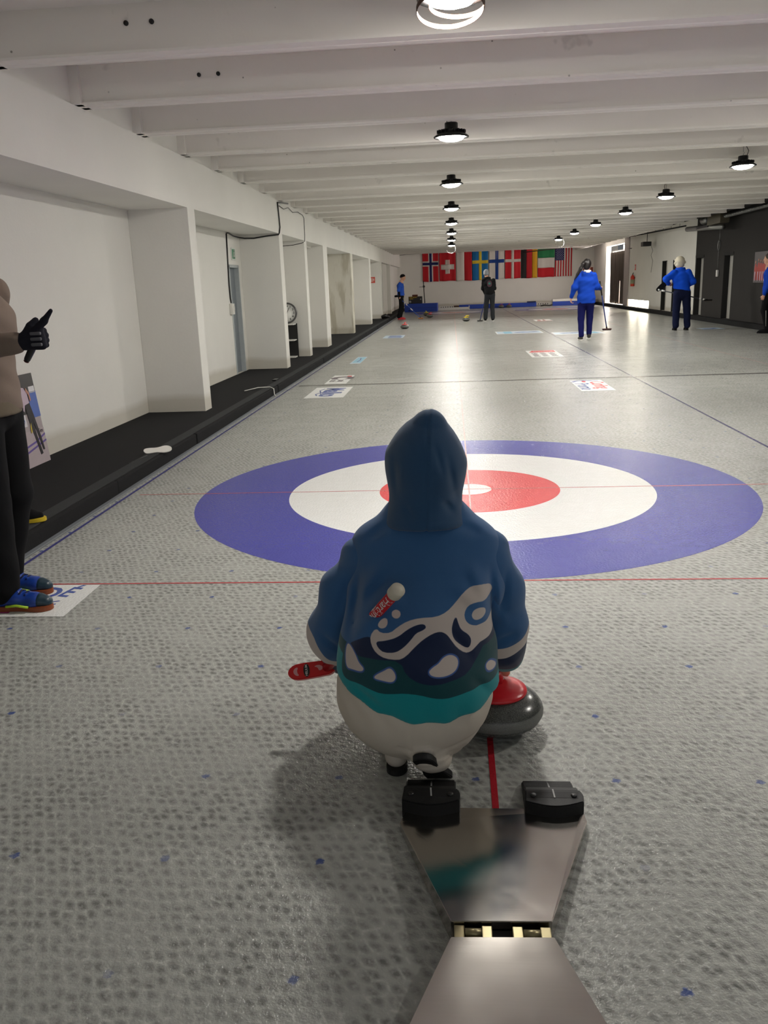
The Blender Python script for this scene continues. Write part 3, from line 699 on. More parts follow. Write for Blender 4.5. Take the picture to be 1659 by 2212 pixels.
flag('red flag with a navy cross edged white, leftmost on the far wall', -1.62, -.78, 2.87, 1.42, [(0, 1, 0, 1, FR), (.37, .66, 0, 1, FW), (0, 1, .28, .46, FW), (.44, .59, 0, 1, FN), (0, 1, .325, .415, FN)], 1)
flag('square red flag with a broad white plus', -.73, .13, 2.88, 1.43, [(0, 1, 0, 1, FR), (.36, .64, .26, .75, FW), (.09, .91, .42, .60, FW)], 2)
flag('upright flag half white, half red', .14, .98, 2.90, 1.41, [(0, .53, 0, 1, FW), (.53, 1, 0, 1, FR)], 3)
flag('light blue flag with a yellow cross', .99, 1.83, 2.91, 1.41, [(0, 1, 0, 1, FB), (.42, .60, 0, 1, FY), (0, 1, .33, .44, FY)], 4)
flag('white flag with a dark blue cross', 1.87, 2.67, 2.88, 1.42, [(0, 1, 0, 1, FW), (.42, .62, 0, 1, FF), (0, 1, .31, .43, FF)], 5)
flag('red flag with a thin white cross', 2.71, 3.53, 2.89, 1.43, [(0, 1, 0, 1, FR), (.40, .57, 0, 1, FW), (0, 1, .33, .43, FW)], 6)
flag('flag of upright black, red and gold stripes', 3.55, 4.39, 2.89, 1.42, [(0, .33, 0, 1, FK), (.33, .68, 0, 1, fc('scarlet', (180, 22, 34))), (.68, 1, 0, 1, FD)], 7)
flag('flag of level green, white and red bands', 4.41, 5.28, 2.91, 1.44, [(0, 1, 0, .34, FG), (0, 1, .34, .68, FW), (0, 1, .68, 1, FR)], 8)
def stars(b, w, h, f, mats):
    if FW not in mats: mats.append(FW)
    for r in range(11):
        for c in range(5 if r % 2 == 0 else 4):
            x = .05+(.1*c if r % 2 == 0 else .1*c+.05)+.02; z = .03+.038*r
            X = (x-.5)*w; Z = h*(1-z); y = f(x*w, z*h)-.03
            vs = [b.bm.verts.new((X+(.020 if k % 2 == 0 else .009)*math.sin(k*math.pi/5), y, Z+(.022 if k % 2 == 0 else .010)*math.cos(k*math.pi/5))) for k in range(10)]
            q = b.bm.faces.new(vs[::-1]); q.material_index = mats.index(FW)
flag('flag of red and white stripes with white stars on navy, rightmost', 5.30, 6.18, 2.92, 1.45, [(0, 1, 0, 1, FW)]+[(i/13., (i+1)/13., 0 if i > 7 or True else .5, 1, FR) for i in range(0, 13, 2)]+[(0, .54, 0, .45, FN)], 9, stars)

# ---------------------------------------------------------------- far end clutter
bx = thing('foam_bumper', 'deep blue padded bench box in the far left corner', 'crash pad', (-1.62, 37.55, 0), math.radians(-4))
B().box((-.80, -.3, 0), (.82, .3, .40), .02).obj('body', BLUEV, bx); B().box((-.80, -.305, .195), (.82, -.298, .205)).obj('seam', mat('dark_blue_seam', (10, 30, 96), .5), bx); B().box((-.60, -.31, .06), (-.52, -.299, .10)).obj('handle_slot', DARKM, bx)
bb = thing('back_board', 'long low blue board across the end of the left sheet', 'board', (2.25, 39.6, 0), math.radians(1))
B().box((-1.98, -.06, 0), (1.98, .06, .21), .01).obj('panel', BLUEV, bb)
tag(B().box((3.75, 39.45, .21), (4.2, 39.6, .27), .01).obj('folded_pad', mat('navy_pad', (14, 26, 70), .7)), 'small navy pad lying on the end of the long blue board', 'pad')
bb2 = thing('back_board', 'blue board with a white top edge behind the right sheet', 'board', (6.0, 39.6, 0))
B().box((-.95, -.06, 0), (.95, .06, .21), .01).obj('panel', BLUEV, bb2); B().box((-.95, -.06, .21), (.95, .25, .33), .02).obj('white_edge', WHITEP, bb2)
wbd = thing('white_board', 'white low board leaning by the far left blue box', 'board', (-.05, 38.0, 0), math.radians(1.5))
B().box((-.83, -.04, .02), (.83, .04, .14), .006).obj('panel', WHITEP, wbd); B().box((.79, -.06, 0), (.83, .1, .20), .004).obj('end_plate', WHITEP, wbd)
def heater(x0, x1, lab):
    t = thing('low_radiator', lab, 'radiator', ((x0+x1)/2, 40.6, .02)); w = (x1-x0)/2
    b = B(); b.box((-w, -.05, .0), (w, .05, .13), .02)
    b.obj('body', WHITEP, t); b = B(); [b.box((-w+.06+i*.12, -.052, .04), (-w+.10+i*.12, -.05, .10)) for i in range(int(2*w/.12)-1)]; b.obj('slots', DARKM, t)
heater(-.75, .6, 'low white slotted radiator behind the white board'); heater(4.35, 5.1, 'low white slotted radiator between the two blue boards')
tag(B().box((.0, 40.3, 0), (.5, 40.5, .16), .02).obj('brown_bundle', mat('brown_stuff', (92, 70, 58), .8)), 'brown bundle on the floor behind the white board', 'bundle')
tag(B().tube([(4.42, 39.3, .03), (4.6, 39.2, .06), (4.85, 39.25, .03), (5.0, 39.3, .06)], .03, 8).obj('black_hose', BLACKP), 'black hose lying in the gap between the blue boards', 'hose')
sb = thing('speaker_case', 'black case with yellow lettering standing on the blue box', 'case', (-1.90, 37.7, .40))
B().box((-.34, -.13, 0), (.34, .13, .34), .01).obj('body', mat('case_black', (26, 24, 24), .5), sb)
b = B(); b.box((-.34, -.134, .20), (-.02, -.131, .33)); b.obj('yellow_panel', mat('case_brown_yellow', (62, 46, 20), .6), sb)
b = B(); b.merge(text_bm('TOP SPORT', .075, rotM((-.10, -.14, .30), math.radians(90)), .001, 1, .002)); b.merge(text_bm('SUPER', .06, rotM((-.20, -.14, .225), math.radians(90)), .001, 1, .002)); b.obj('lettering', mat('lettering_yellow', (206, 170, 46), .6), sb)
b = B(); b.lathe([(0, 0), (.06, 0), (.06, .006), (.03, .008), (0, .008)], 20, rotM((-.27, -.132, .09), math.radians(90))); b.lathe([(0, 0), (.035, 0), (.035, .006), (0, .008)], 20, rotM((.26, -.132, .2), math.radians(90))); b.obj('dials', GALV, sb)
tag(B().box((-2.06, 37.62, .74), (-1.78, 37.78, .83), .03).obj('brown_bag', mat('bag_brown', (96, 46, 28), .7)), 'small brown bag on top of the black case', 'bag')
st = thing('microphone_stand', 'thin black stand with a crossbar by the left flag', 'stand', (-1.48, 38.6, 0))
b = B(); b.tube([(0.03, 0, 0), (-.04, 0, 1.48)], .022, 8); b.obj('pole', BLACKP, st); b = B(); b.tube([(-.25, 0, 1.18), (.05, 0, 1.20)], .012, 6); b.box((-.07, -.04, 1.15), (.03, .04, 1.25), .01); b.obj('crossbar', BLACKP, st); b = B(); [b.tube([(0.03, 0, .12), (.03+.25*math.cos(a), .25*math.sin(a), 0.01)], .01, 6) for a in (0.3, 2.4, 4.5)]; b.obj('feet', BLACKP, st)
tag(B().tube([(-2.78, 27.55, .16), (-2.65, 27.5, .20), (-2.5, 27.6, .15)], [.07, .09, .05], 10).obj('black_bag', BLACKP), 'small black bag left on the walkway by the far pillar', 'bag')
tag(B().box((6.98, 39.0, .126), (7.26, 39.6, .25), .05).obj('crumpled_sack', mat('sack_grey', (120, 112, 104), .9)), 'grey crumpled sack on the kerb at the foot of the curtain', 'sack')

# ---------------------------------------------------------------- shelf and clock in the third niche
sh = thing('corner_shelf', 'low black shelf unit with white boards in the third niche', 'shelf', (-3.20, 10.36, .10))
b = B(); b.box((-.2, .14, 0), (.19, .16, .62)); b.box((.175, -.12, 0), (.19, .16, .62)) if False else None; b.obj('back_panel', BLACKP, sh)
b = B(); b.box((-.2, -.14, 0), (-.185, .14, .62)); b.obj('side_panel', BLACKP, sh)
for z in (.0, .31, .60): B().box((-.185, -.13, z), (.17, .14, z+.02), .006).obj('shelf_board', WHITEP, sh)
ck = thing('wall_clock', 'round white clock with a grey rim standing on the black shelf', 'clock', (-3.18, 10.44, .72+.195))
ck.rotation_euler = (math.radians(-8), 0, 0)
B().lathe([(.165, 0), (.19, 0), (.195, .012), (.19, .03), (.172, .034), (.165, .02)], 48, rotM((0, .02, 0), math.radians(90)), cap=False).obj('rim', mat('clock_rim', (96, 96, 96), .3, .6), ck)
B().lathe([(0, 0), (.172, 0), (.172, .014), (0, .014)], 48, rotM((0, .02, 0), math.radians(90))).obj('face', mat('clock_face', (236, 236, 232), .4), ck)
b = B()
for h in range(1, 13):
    a = math.pi/2-h*math.pi/6; b.merge(text_bm(str(h), .055, rotM((.130*math.cos(a), .004, .130*math.sin(a)), math.radians(90)), .0006, 1, .001))
b.obj('numerals', BLACKP, ck)
b = B(); b.box((-.07, 0.0, -.004), (.01, .003, .004), 0, rotM((0, 0, 0), 0, math.radians(4))); b.box((-.004, 0.0, -.01), (.004, .003, .11), 0, rotM((0, 0, 0), 0, math.radians(25))); b.obj('hands', BLACKP, ck)

# ---------------------------------------------------------------- leaning board by the left wall, insole, small things on the walkway
lb = thing('leaning_board', 'tall printed board of curling players leaning on the left wall', 'picture board', (-3.335, .58, .10))
tilt = .09
def LB(name, shapes, m, d):
    b = B()
    for poly in shapes: b.prism(poly, d, d+.0012, M=Matrix(((0, 0, 1, 0), (1, 0, 0, 0), (0, 1, 0, 0), (0, 0, 0, 1))))
    o = b.obj(name, m, lb); return o
lb.rotation_euler = (0, -tilt, 0)
# local axes: Y along the wall (0 .. right edge .30), Z up; board .62 wide, .66 high
b = B(); b.box((-.008, -.36, 0), (0, .26, .70), .001); b.obj('panel', mat('board_print_grey', (176, 164, 166), .5), lb)
R_ = lambda y0, y1, z0, z1: [(y0, z0), (y1, z0), (y1, z1), (y0, z1)]
LB('printed_backdrop', [R_(-.36, .26, .40, .70)], mat('print_charcoal', (62, 58, 58), .5), .0005)
LB('printed_blue_field', [[(.12, .36), (.26, .36), (.26, .56), (.14, .56)]], mat('print_blue', (84, 112, 190), .5), .002)
LB('printed_ice', [R_(-.36, .26, .0, .27)], mat('print_ice', (186, 172, 176), .5), .0008)
LB('printed_rings', [[(-.2, .13), (.1, .17), (.26, .21), (.26, .225), (.1, .185), (-.2, .145)], [(-.2, .085), (.26, .16), (.26, .175), (-.2, .10)]], mat('print_violet', (104, 84, 160), .5), .002)
for q in (R_(-.20, .00, .47, .53), R_(-.18, .02, .31, .40), R_(.16, .25, .55, .60)): LB('printed_signboard', [q], mat('print_white', (226, 224, 228), .5), .002)
LB('printed_oval', [[(-.06+.055*math.cos(a), .355+.035*math.sin(a)) for a in [2*math.pi*i/24 for i in range(24)]]], mat('print_oval_blue', (40, 78, 160), .5), .0035)
b = B(); b.merge(text_bm('Ford', .05, frame((.0052, -.06, .355), (0, 1, 0), (0, 0, 1)), .0003)); b.obj('printed_word', mat('print_white', (226, 224, 228), .5), lb)
b = B(); b.merge(text_bm('8 9 10 E', .055, frame((.0038, -.10, .50), (0, 1, 0), (0, 0, 1)), .0003)); b.merge(text_bm('Tim', .05, frame((.0038, -.08, .22), (0, 1, 0), (0, 0, 1)), .0003)); b.merge(text_bm('Tim', .05, frame((.0038, .2, .25), (0, 1, 0), (0, 0, 1)), .0003)); b.obj('printed_digits', mat('print_dark', (52, 44, 52), .5), lb)
LB('printed_player_trousers', [[(.045, .49), (.12, .49), (.15, .38), (.19, .20), (.205, .10), (.18, .10), (.155, .20), (.115, .36), (.13, .22), (.165, .075), (.13, .07), (.10, .20), (.06, .36)]], mat('print_black', (34, 28, 34), .5), .004)
LB('printed_player_shirt', [[(.02, .61), (.08, .60), (.115, .55), (.12, .48), (.045, .47), (.02, .42), (.0, .44), (.01, .52)]], mat('print_lilac', (200, 180, 196), .5), .005)
LB('printed_player_skin', [[(.0, .66), (.03, .665), (.045, .63), (.02, .60), (.0, .61)], [(.105, .60), (.15, .555), (.155, .50), (.135, .49), (.13, .54), (.10, .57)]], mat('print_skin', (190, 132, 110), .5), .006)
LB('printed_bottle', [[(.055, .30), (.075, .33), (.07, .26), (.05, .25)]], mat('print_gold', (214, 190, 70), .5), .006)

ins = thing('shoe_insole', 'white shoe insole lying on the black kerb', 'insole', (-2.50, 1.0, .128), math.radians(42)); ins.rotation_euler = (math.radians(20), 0, math.radians(30))
def sole_poly(L, Wd, side=1, n=10):
    pts = [(-.5, 0), (-.47, .22), (-.40, .34), (-.25, .36), (-.05, .30), (.1, .34), (.25, .46), (.38, .44), (.47, .28), (.5, .05), (.46, -.2), (.36, -.36), (.2, -.44), (.05, -.36), (-.1, -.27), (-.25, -.31), (-.40, -.34), (-.47, -.22)]
    return smooth_poly([(x*L, y*Wd*side) for x, y in pts], 2)
B().prism(sole_poly(.23, .12), 0, .006).obj('insole', WHITEP, ins)
cable('loose_strap', 'thin black strap trailing from the white insole on the carpet', [(-2.60, .60, .104), (-2.58, .72, .104), (-2.535, .84, .116)], .004)
tag(B().box((-2.66, 6.3, .10), (-2.60, 6.5, .115), .004).obj('black_clip', BLACKP), 'small black clip on the walkway near the white loop', 'clip')
cable('white_loop', 'thin white looped cord lying over the black kerb', [(-2.78, 5.15, .105), (-2.65, 5.35, .118), (-2.5, 5.4, .118), (-2.44, 5.35, .10), (-2.425, 5.3, .03), (-2.40, 5.27, .01)], .006, WHITEP)

# ================================================================== STONES
def granite():
    t = NT('granite'); co = t.oco(); n1 = t.noise(330, 3, co, .7); n2 = t.noise(700, 2, co, .7)
    sx = t.n('ShaderNodeSeparateXYZ'); t.l(co, sx.inputs[0])
    band = t.ramp(t.math('ABSOLUTE', t.math('SUBTRACT', sx.outputs[2], .060)), .016, .012)
    c = t.mix(t.ramp(n1, .42, .6), lin((50, 52, 51)), lin((84, 86, 82)))
    c = t.mix(t.math('MULTIPLY', t.ramp(n2, .55, .62), .5), c, lin((150, 150, 144)))
    c = t.mix(t.math('MULTIPLY', band, .35), c, lin((150, 150, 144)))
    t.col(c); r = t.n('ShaderNodeMapRange'); r.inputs[3].default_value = .22; r.inputs[4].default_value = .5; t.l(band, r.inputs[0]); t.l(r.outputs[0], t.b.inputs['Roughness']); return t.m
GRAN = granite()
RH, YH = mat('handle_red', (206, 34, 44), .3), mat('handle_yellow', (224, 200, 30), .35)
def stone(loc, m, label, rz=0.):
    zs = 1.16
    t = thing('curling_stone', label, 'curling stone', loc, rz, 'curling stones on the ice')
    B().lathe([(0, .002), (.058, .002), (.064, 0), (.078, .006), (.112, .020), (.136, .037), (.1445, .052), (.1450, .060), (.142, .072), (.130, .087), (.110, .100), (.085, .109), (.06, .113), (0, .114)], 72).obj('granite_body', GRAN, t).scale = (1, 1, zs)
    B().lathe([(.092, .108), (.095, .112), (.092, .119), (.070, .128), (.03, .133), (0, .133)], 48, Matrix.Translation((0, 0, .017))).obj('handle_plate', m, t)
    b = B(); b.tube([(-.01, 0, .142), (-.02, 0, .167), (0, 0, .187), (.03, 0, .193), (.065, 0, .193), (.095, 0, .187), (.105, 0, .179)], [.018, .016, .0145, .0135, .0135, .013, .009], 14); b.obj('handle', m, t)
    B().lathe([(0, .133), (.012, .133), (.012, .137), (0, .137)], 14, Matrix.Translation((-.04, 0, .013))).obj('bolt_cap', WHITEP, t)
    return t
stone((.024, -3.185, 0), RH, 'red handled grey stone on the ice under the crouching curler\'s hand', math.radians(250))
stone((-1.58, 21.45, 0), RH, 'red handled stone on open ice in front of the man with a red collar', 1.2)
stone((-1.00, 29.9, 0), RH, 'red handled stone just in front of a yellow one by the far house', .5)
stone((-1.20, 31.9, 0), YH, 'yellow handled stone partly behind a red one by the far house', 2.)
stone((.40, 25.35, 0), YH, 'yellow handled stone left of the black hooded player', 0)
stone((2.42, 39.35, 0), mat('handle_faded_red', (150, 60, 60), .4), 'left of two parked stones against the long blue board', .3)
stone((2.82, 39.35, 0), mat('handle_faded_red', (150, 60, 60), .4), 'right of two parked stones against the long blue board', .8)

# ================================================================== HACK
hk = thing('curling_hack', 'brushed steel hack plates with two black rubber foot holds, nearest to the viewer', 'hack', (0, -3.66, 0))
def plate(name, poly, z0, z1, zf=None):
    o = B().prism(poly, z0, z1, bev=.0015).obj(name, STEEL, hk)
    for v in o.data.vertices:
        if v.co.z > .01: v.co.z = zf(v.co.y)-(z1-v.co.z)
    return o
front_z = lambda y: .026+.031*min(1, max(0, (-.045-y)/.39))
rear_z = lambda y: .056-.050*min(1, max(0, (-.48-y)/.72))
plate('front_plate', [(-.252, -.052), (.228, -.032), (.228, -.01), (.20, .03), (-.22, .03), (-.252, -.02), ][:0] or [(-.118, -.440), (.094, -.434), (.226, -.045), (.222, .008), (-.232, .008), (-.250, -.062)], .003, .03, front_z)
plate('rear_plate', [(-.118, -.482), (.094, -.476), (.178, -.70), (.27, -.94), (.27, -1.2), (-.34, -1.2), (-.31, -.97), (-.206, -.715)], .003, .029, rear_z)
b = B(); b.box((-.113, -.482, .0), (.090, -.44, .036)); b.obj('hinge_bed', mat('hinge_dark', (30, 26, 24), .5, .5), hk)
ZN = mat('zinc_yellow', (150, 140, 108), .35, .8)
for x0, x1 in ((-.112, -.032), (.010, .090)):
    h_ = B(); h_.box((x0, -.480, .036), (x0+.022, -.442, .050), .002); h_.box((x1-.022, -.480, .036), (x1, -.442, .050), .002); h_.box((x0+.02, -.480, .036), (x1-.02, -.471, .042), .001); ho = h_.obj('hinge', ZN, hk)
    B().tube([(x0+.023, -.459, .044), (x1-.023, -.459, .044)], .0105, 14).obj('hinge_barrel', ZN, ho)
def foothold(cx, fl):
    # profile in y,z (hack frame), extruded in x; ramp with ribs ahead, curved pad behind
    M = Matrix(((0, 0, 1, 0), (1, 0, 0, 0), (0, 1, 0, 0), (0, 0, 0, 1)))
    b = B(); b.prism([(.155, .0), (.155, .012), (.07, .034), (.066, .045), (.052, .062), (.03, .066), (.0, .062), (-.012, .052), (-.014, .0)], cx-.072, cx+.066, M, bev=.003)
    # bowed rear edge
    seg = 12; pts = []
    for i in range(seg+1):
        u = i/seg; pts.append((cx-.075+.150*u, -.012-.022*math.sin(u*math.pi)))
    b.prism(pts+[(cx+.078, .02), (cx+.072, .040), (cx-.072, .045)], .003, .062, bev=.003)
    o = b.obj('foot_hold', RUBBER, hk)
    r = B()
    for i in range(15):
        y = .075+i*.0052; z = .0345-(y-.07)*.26
        r.box((cx-.068, y, z-.002), (cx+.062, y+.0026, z+.0018))
    r.obj('ribs', RUBBER, o)
    w = B(); w.poly([(cx-.004, .153, .0145), (cx, .153, .0145), (cx+.002, .072, .0368), (cx-.002, .072, .0368)]); w.poly([(cx-.002, .035, .0670), (cx+.002, .035, .0670), (cx+.004, .002, .0640), (cx, .002, .0640)]); w.obj('centre_mark', mat('faded_white', (170, 170, 168), .6), o)
    h = B(); [h.lathe([(0, .0), (.008, .0), (.008, .004), (0, .004)], 14, Matrix.Translation((cx+dx, .012, .0615))) for dx in (-.052, .052)]; h.obj('screw_hole', BLACKP, o)
foothold(-.172, 0); foothold(.148, 1)

# ================================================================== BROOMS
def broom(label, top, bot, shaft_m, head_m, heading, grip=.35, r=.0125, white=None, headL=.20, parts=True):
    top = Vector(top); bot = Vector(bot); t = thing('curling_broom', label, 'broom', (bot.x, bot.y, 0)); o_ = Vector((bot.x, bot.y, 0))
    a, c = top-o_, bot-o_; d = (a-c).normalized()
    B().tube([c, a], r, 12).obj('shaft', shaft_m, t)
    if grip: B().tube([a-d*grip, a-d*.005], r*1.25, 12).obj('grip', BLACKP, t)
    B().lathe([(0, -.004), (r*1.35, -.002), (r*1.35, .016), (0, .02)], 14, Matrix.Translation(a) @ d.to_track_quat('Z', 'Y').to_matrix().to_4x4()).obj('end_cap', BLACKP, t)
    if white:
        for f0, f1 in white: B().tube([c+(a-c)*f0, c+(a-c)*f1], r*1.5, 12).obj('printed_band', WHITEP, t)
    b = B(); M = rotM((c.x, c.y, c.z), 0, 0, heading); b.box((-headL/2, -.035, -.012), (headL/2, .035, .018), .012, M); h = b.obj('broom_head', head_m, t)
    b = B(); b.box((-headL/2+.008, -.03, -.026), (headL/2-.008, .03, -.010), .006, M); b.obj('pad', mat('pad_cloth', (70, 60, 54), .9), h)
    b = B(); b.tube([c+Vector((0, 0, .01)), c+d*.06], r*1.5, 10); b.obj('joint', BLACKP, h)
    return t

# ================================================================== PEOPLE
V3 = lambda *a: np.array(a, float)
def nrm(v): v = np.array(v, float); return v/(np.linalg.norm(v)+1e-9)
def hand(S, wrist, d, up, curl=.5, s=1., side=1, thumb_out=.6, gl=0.):
    """palm, four unequal bent fingers and a thumb. d: wrist->fingers, up: thumb edge direction"""
    d = nrm(d); up = nrm(np.array(up)-d*np.dot(up, d)); n = np.cross(d, up)*side   # n: palm facing
    w = np.array(wrist, float); K = .006*s
    base = w+d*.02*s
    for q in (-1, 1):
        S.cone(base+up*.014*s*q, (.017+gl)*s, w+d*.085*s+up*.026*s*q, (.0135+gl)*s, .012)
    S.cone(w+d*.05*s, (.017+gl)*s, w+d*.085*s, (.0145+gl)*s, .014)
    for i, (off, L, r) in enumerate(((.029, .070, .0088), (.0105, .080, .009), (-.009, .074, .0086), (-.027, .058, .0078))):
        p = w+d*.082*s+up*off*s; ang = 0; dirv = d.copy()
        for j, fr in enumerate((.45, .32, .23)):
            ang += curl*(.9 if j == 0 else 1.1); dv = d*math.cos(ang)+n*math.sin(ang)+up*off*.8*(1-curl)
            q2 = p+nrm(dv)*L*fr*s; S.cone(p, (r+gl)*s*(1-.06*j), q2, (r+gl)*s*(1-.06*(j+1)), .003); p = q2
    p = w+d*.025*s+up*.022*s; dv = nrm(up*thumb_out+d*.75+n*.35)
    q2 = p+dv*.042*s; S.cone(p, (.0125+gl)*s, q2, (.0105+gl)*s, .008); dv2 = nrm(dv+d*.35+n*.3*curl); q3 = q2+dv2*.032*s; S.cone(q2, (.0105+gl)*s, q3, (.0085+gl)*s, .004)
def head_prims(S, c, fwd, s=1., face=True, lean=0.):
    c = np.array(c, float); f = nrm(fwd); r = nrm(np.cross(f, (0, 0, 1))); u = np.cross(r, f)
    R = np.stack([r, f, u], 1)
    S.ell(c+u*.015*s, V3(.076, .096, .105)*s, .02, R)
    S.cone(c+f*.035*s-u*.05*s, .052*s, c+f*.055*s-u*.085*s, .030*s, .03)
    S.ell(c-f*.02*s-u*.02*s, V3(.066, .078, .075)*s, .02, R)
    if face:
        S.cone(c+f*.088*s+u*.015*s, .009*s, c+f*.108*s-u*.022*s, .013*s, .01)
        S.ell(c+f*.085*s-u*.058*s, V3(.024, .012, .008)*s, .008, R); S.ell(c+f*.083*s-u*.072*s, V3(.020, .012, .007)*s, .006, R)
        for q in (-1, 1):
            S.ell(c+f*.094*s+r*.030*s*q+u*.016*s, V3(.016, .012, .009)*s, .006, R, 's'); S.ell(c+f*.082*s+r*.030*s*q+u*.014*s, V3(.012, .012, .010)*s, .002, R)
            S.ell(c+r*.076*s*q-f*.008*s-u*.005*s, V3(.010, .020, .032)*s, .006, R)
            S.cone(c+f*.088*s+r*.016*s*q+u*.038*s, .006*s, c+f*.080*s+r*.045*s*q+u*.036*s, .005*s, .006)
def shoe_mesh(L=.28):
    k = L/.28; S_ = SDF(V3(-.07, -.17, -.01)*k, V3(.07, .17, .14)*k, .006*k)
    S_.chain([(V3(0, -.095, .05)*k, .034*k), (V3(0, -.02, .05)*k, .037*k), (V3(0, .06, .038)*k, .035*k), (V3(0, .10, .030)*k, .028*k)], .02*k, ((1, 0, 0), 1.1))
    S_.cone(V3(0, -.09, .055)*k, .034*k, V3(0, -.085, .105)*k, .040*k, .015*k)
    S_.ell(V3(0, -.085, .135)*k, V3(.036, .042, .03)*k, .006*k, None, 's')
    for y, z in ((.03, .078), (.0, .088), (-.03, .096)): S_.cone(V3(-.022, y, z)*k, .0045*k, V3(.022, y, z)*k, .0045*k, .003*k)
    S_.apply(V3(-.08, -.2, -.02)*k, V3(.08, .2, .02)*k, lambda X, Y, Z: Z-.014*k, .004, 's')
    return S_.mesh('shoe', 2)
_sc = {}
def make_shoe(parent, M, L, m, sole_m, extra=None, name='shoe'):
    if L not in _sc: _sc[L] = shoe_mesh(L)
    me = _sc[L].copy(); me.transform(M)
    o = ob(name, me, parent, m)
    k = L/.28
    b = B(); b.prism([(x*1., y) for x, y in [(p[1], p[0]) for p in sole_poly(L*1.02, .108*k)]], 0, .024*k, M, bev=.003*k); b.obj('sole', sole_m, o)
    if extra: extra(o, M, k)
    return o
SKIN = mat('skin', (206, 158, 132), .55, 0, .05)
def col_at(P, z): pass
def person(label, loc, rz, J, top_m, bot_m, shoe_m, sole_m, hair=None, opts=None, h=.012):
    O = dict(sleeve=1., r_up=.058, r_fo=.048, top_r=.125, wide=1.45, hem=.86, leg=.085, calf=.062, hoodlump=True, curlL=.6, curlR=1.2, glove=None, skin=SKIN, cuff=.06)
    O.update(opts or {}); J = {k: V3(*v) for k, v in J.items()}
    t = thing('person', label, 'person', loc, rz)
    allp = np.array(list(J.values())); lo = allp.min(0)-.22; hi = allp.max(0)+.22; lo[2] = -.02
    fw = J.get('face', V3(0, 1, 0)); 
    # body: one continuous surface
    S_ = SDF(lo, hi, min(h, .009)); head_prims(S_, J['head'], fw, O.get('hs', 1.))
    S_.cone(J['neck'], .055, J['head']-V3(0, 0, .05), .050, .03); S_.cone(J['neck']-V3(0, 0, .05), .09, J['chest'], .11, .04, ((1, 0, 0), 1.35)); S_.cone(J['chest'], .11, J['pelvis'], .11, .04, ((1, 0, 0), 1.3))
    for s_, sd in (('L', -1), ('R', 1)):
        S_.chain([(J['sh'+s_], .045), (J['el'+s_], .036), (J['wr'+s_], .026)], .02)
        dv = J.get('hd'+s_, None); dv = nrm(J['wr'+s_]-J['el'+s_]) if dv is None else nrm(dv); up = J.get('up'+s_, V3(0, 1, 0))
        hand(S_, J['wr'+s_], dv, up, O['curl'+s_], 1.0, sd*O.get('palm'+s_, -1))
        S_.chain([(J['hip'+s_], .075), (J['kn'+s_], .048), (J['an'+s_], .036)], .03); S_.cone(J['an'+s_], .034, J['an'+s_]+J.get('toe'+s_, V3(0, .12, -.05)), .026, .02)
    ob('body', S_.mesh('body', 2), t, O['skin'])
    # garment for the upper body
    S_ = SDF(lo, hi, h); w = O['wide']; R = O['top_r']; up = O['r_up']; fo = O['r_fo']
    ax = nrm(J['shR']-J['shL']); hip = J['pelvis'].copy()
    S_.cone(J['neck']-V3(0, 0, .07), R*.6, J['chest'], R, .05, (ax, w*1.02)); S_.cone(J['chest'], R, hip, R*O.get('waist', 1.), .06, (ax, w*.93))
    S_.cone(hip, R*O.get('waist', 1.), V3(hip[0], hip[1], O['hem']-.08), R*O.get('waist', 1.)*1.02, .03, (ax, w*.95))
    S_.apply(V3(*lo), V3(hi[0], hi[1], O['hem']+.02), lambda X, Y, Z: Z-O['hem']-O.get('hemtilt', 0)*X, .006, 's')
    for s_ in 'LR':
        a, e, wr = J['sh'+s_], J['el'+s_], J['wr'+s_]
        S_.cone(a, up*1.08, e, up*.95, .03)
        if O['sleeve'] >= 1: S_.cone(e, up*.95, wr-nrm(wr-e)*.02, fo*.8, .03); S_.cone(wr-nrm(wr-e)*.05, fo*.84, wr-nrm(wr-e)*.015, fo*.80, .004)
        m = (a+e)/2; S_.cone(e+V3(0, 0, .02), up*1.02, e-V3(0, 0, .0), up*1.02, .02)
    if O['hoodlump']:
        nb = J['neck']; S_.ell(nb+V3(0, -.07, -.04), V3(.115, .06, .085), .03); S_.cone(nb+V3(-.09, -.02, .0), .035, nb+V3(.09, -.02, .0), .035, .03)
    else: S_.cone(J['neck']-V3(0, 0, .05), .065, J['neck']+V3(0, 0, .005), .060, .02)
    rs = np.random.RandomState(len(label)); ph = rs.rand(6)*6
    S_.add(lo, hi, lambda X, Y, Z: .0035*np.sin(26*Z+9*X+ph[0]+2*np.sin(9*X+ph[1]))*np.sin(11*X+7*Z+ph[2])+.002*np.sin(60*Z-30*X+ph[3]))
    tm = ob(O.get('topname', 'hoodie'), S_.mesh('top', 1), t, top_m)
    # trousers
    S_ = SDF(V3(lo[0], lo[1], .0), V3(hi[0], hi[1], J['pelvis'][2]+.15), h); L_, Cf = O['leg'], O['calf']
    S_.cone(J['pelvis']+V3(0, 0, .06), R*.82, J['pelvis']-V3(0, 0, .06), R*.92, .03, (ax, w*.92))
    for s_ in 'LR':
        bk = J['hip'+s_]; S_.cone(bk, L_*1.05, J['kn'+s_], (L_+Cf)/2*.93, .02); S_.cone(J['kn'+s_], (L_+Cf)/2*.93, J['an'+s_]+V3(0, 0, .03), Cf*.92, .02)
        S_.ell(bk+V3(0, -.045, -.02), V3(.088, .066, .10), .04)
    S_.apply(V3(lo[0], lo[1], O['hem']-.02), V3(hi[0], hi[1], O['hem']+.3), lambda X, Y, Z: -(O['hem']+.03-Z), .004, 's') if False else S_.apply(V3(lo[0], lo[1], O['hem']-.02), V3(hi[0], hi[1], O['hem']+.35), lambda X, Y, Z: (O['hem']+.04)-Z, .004, 's')
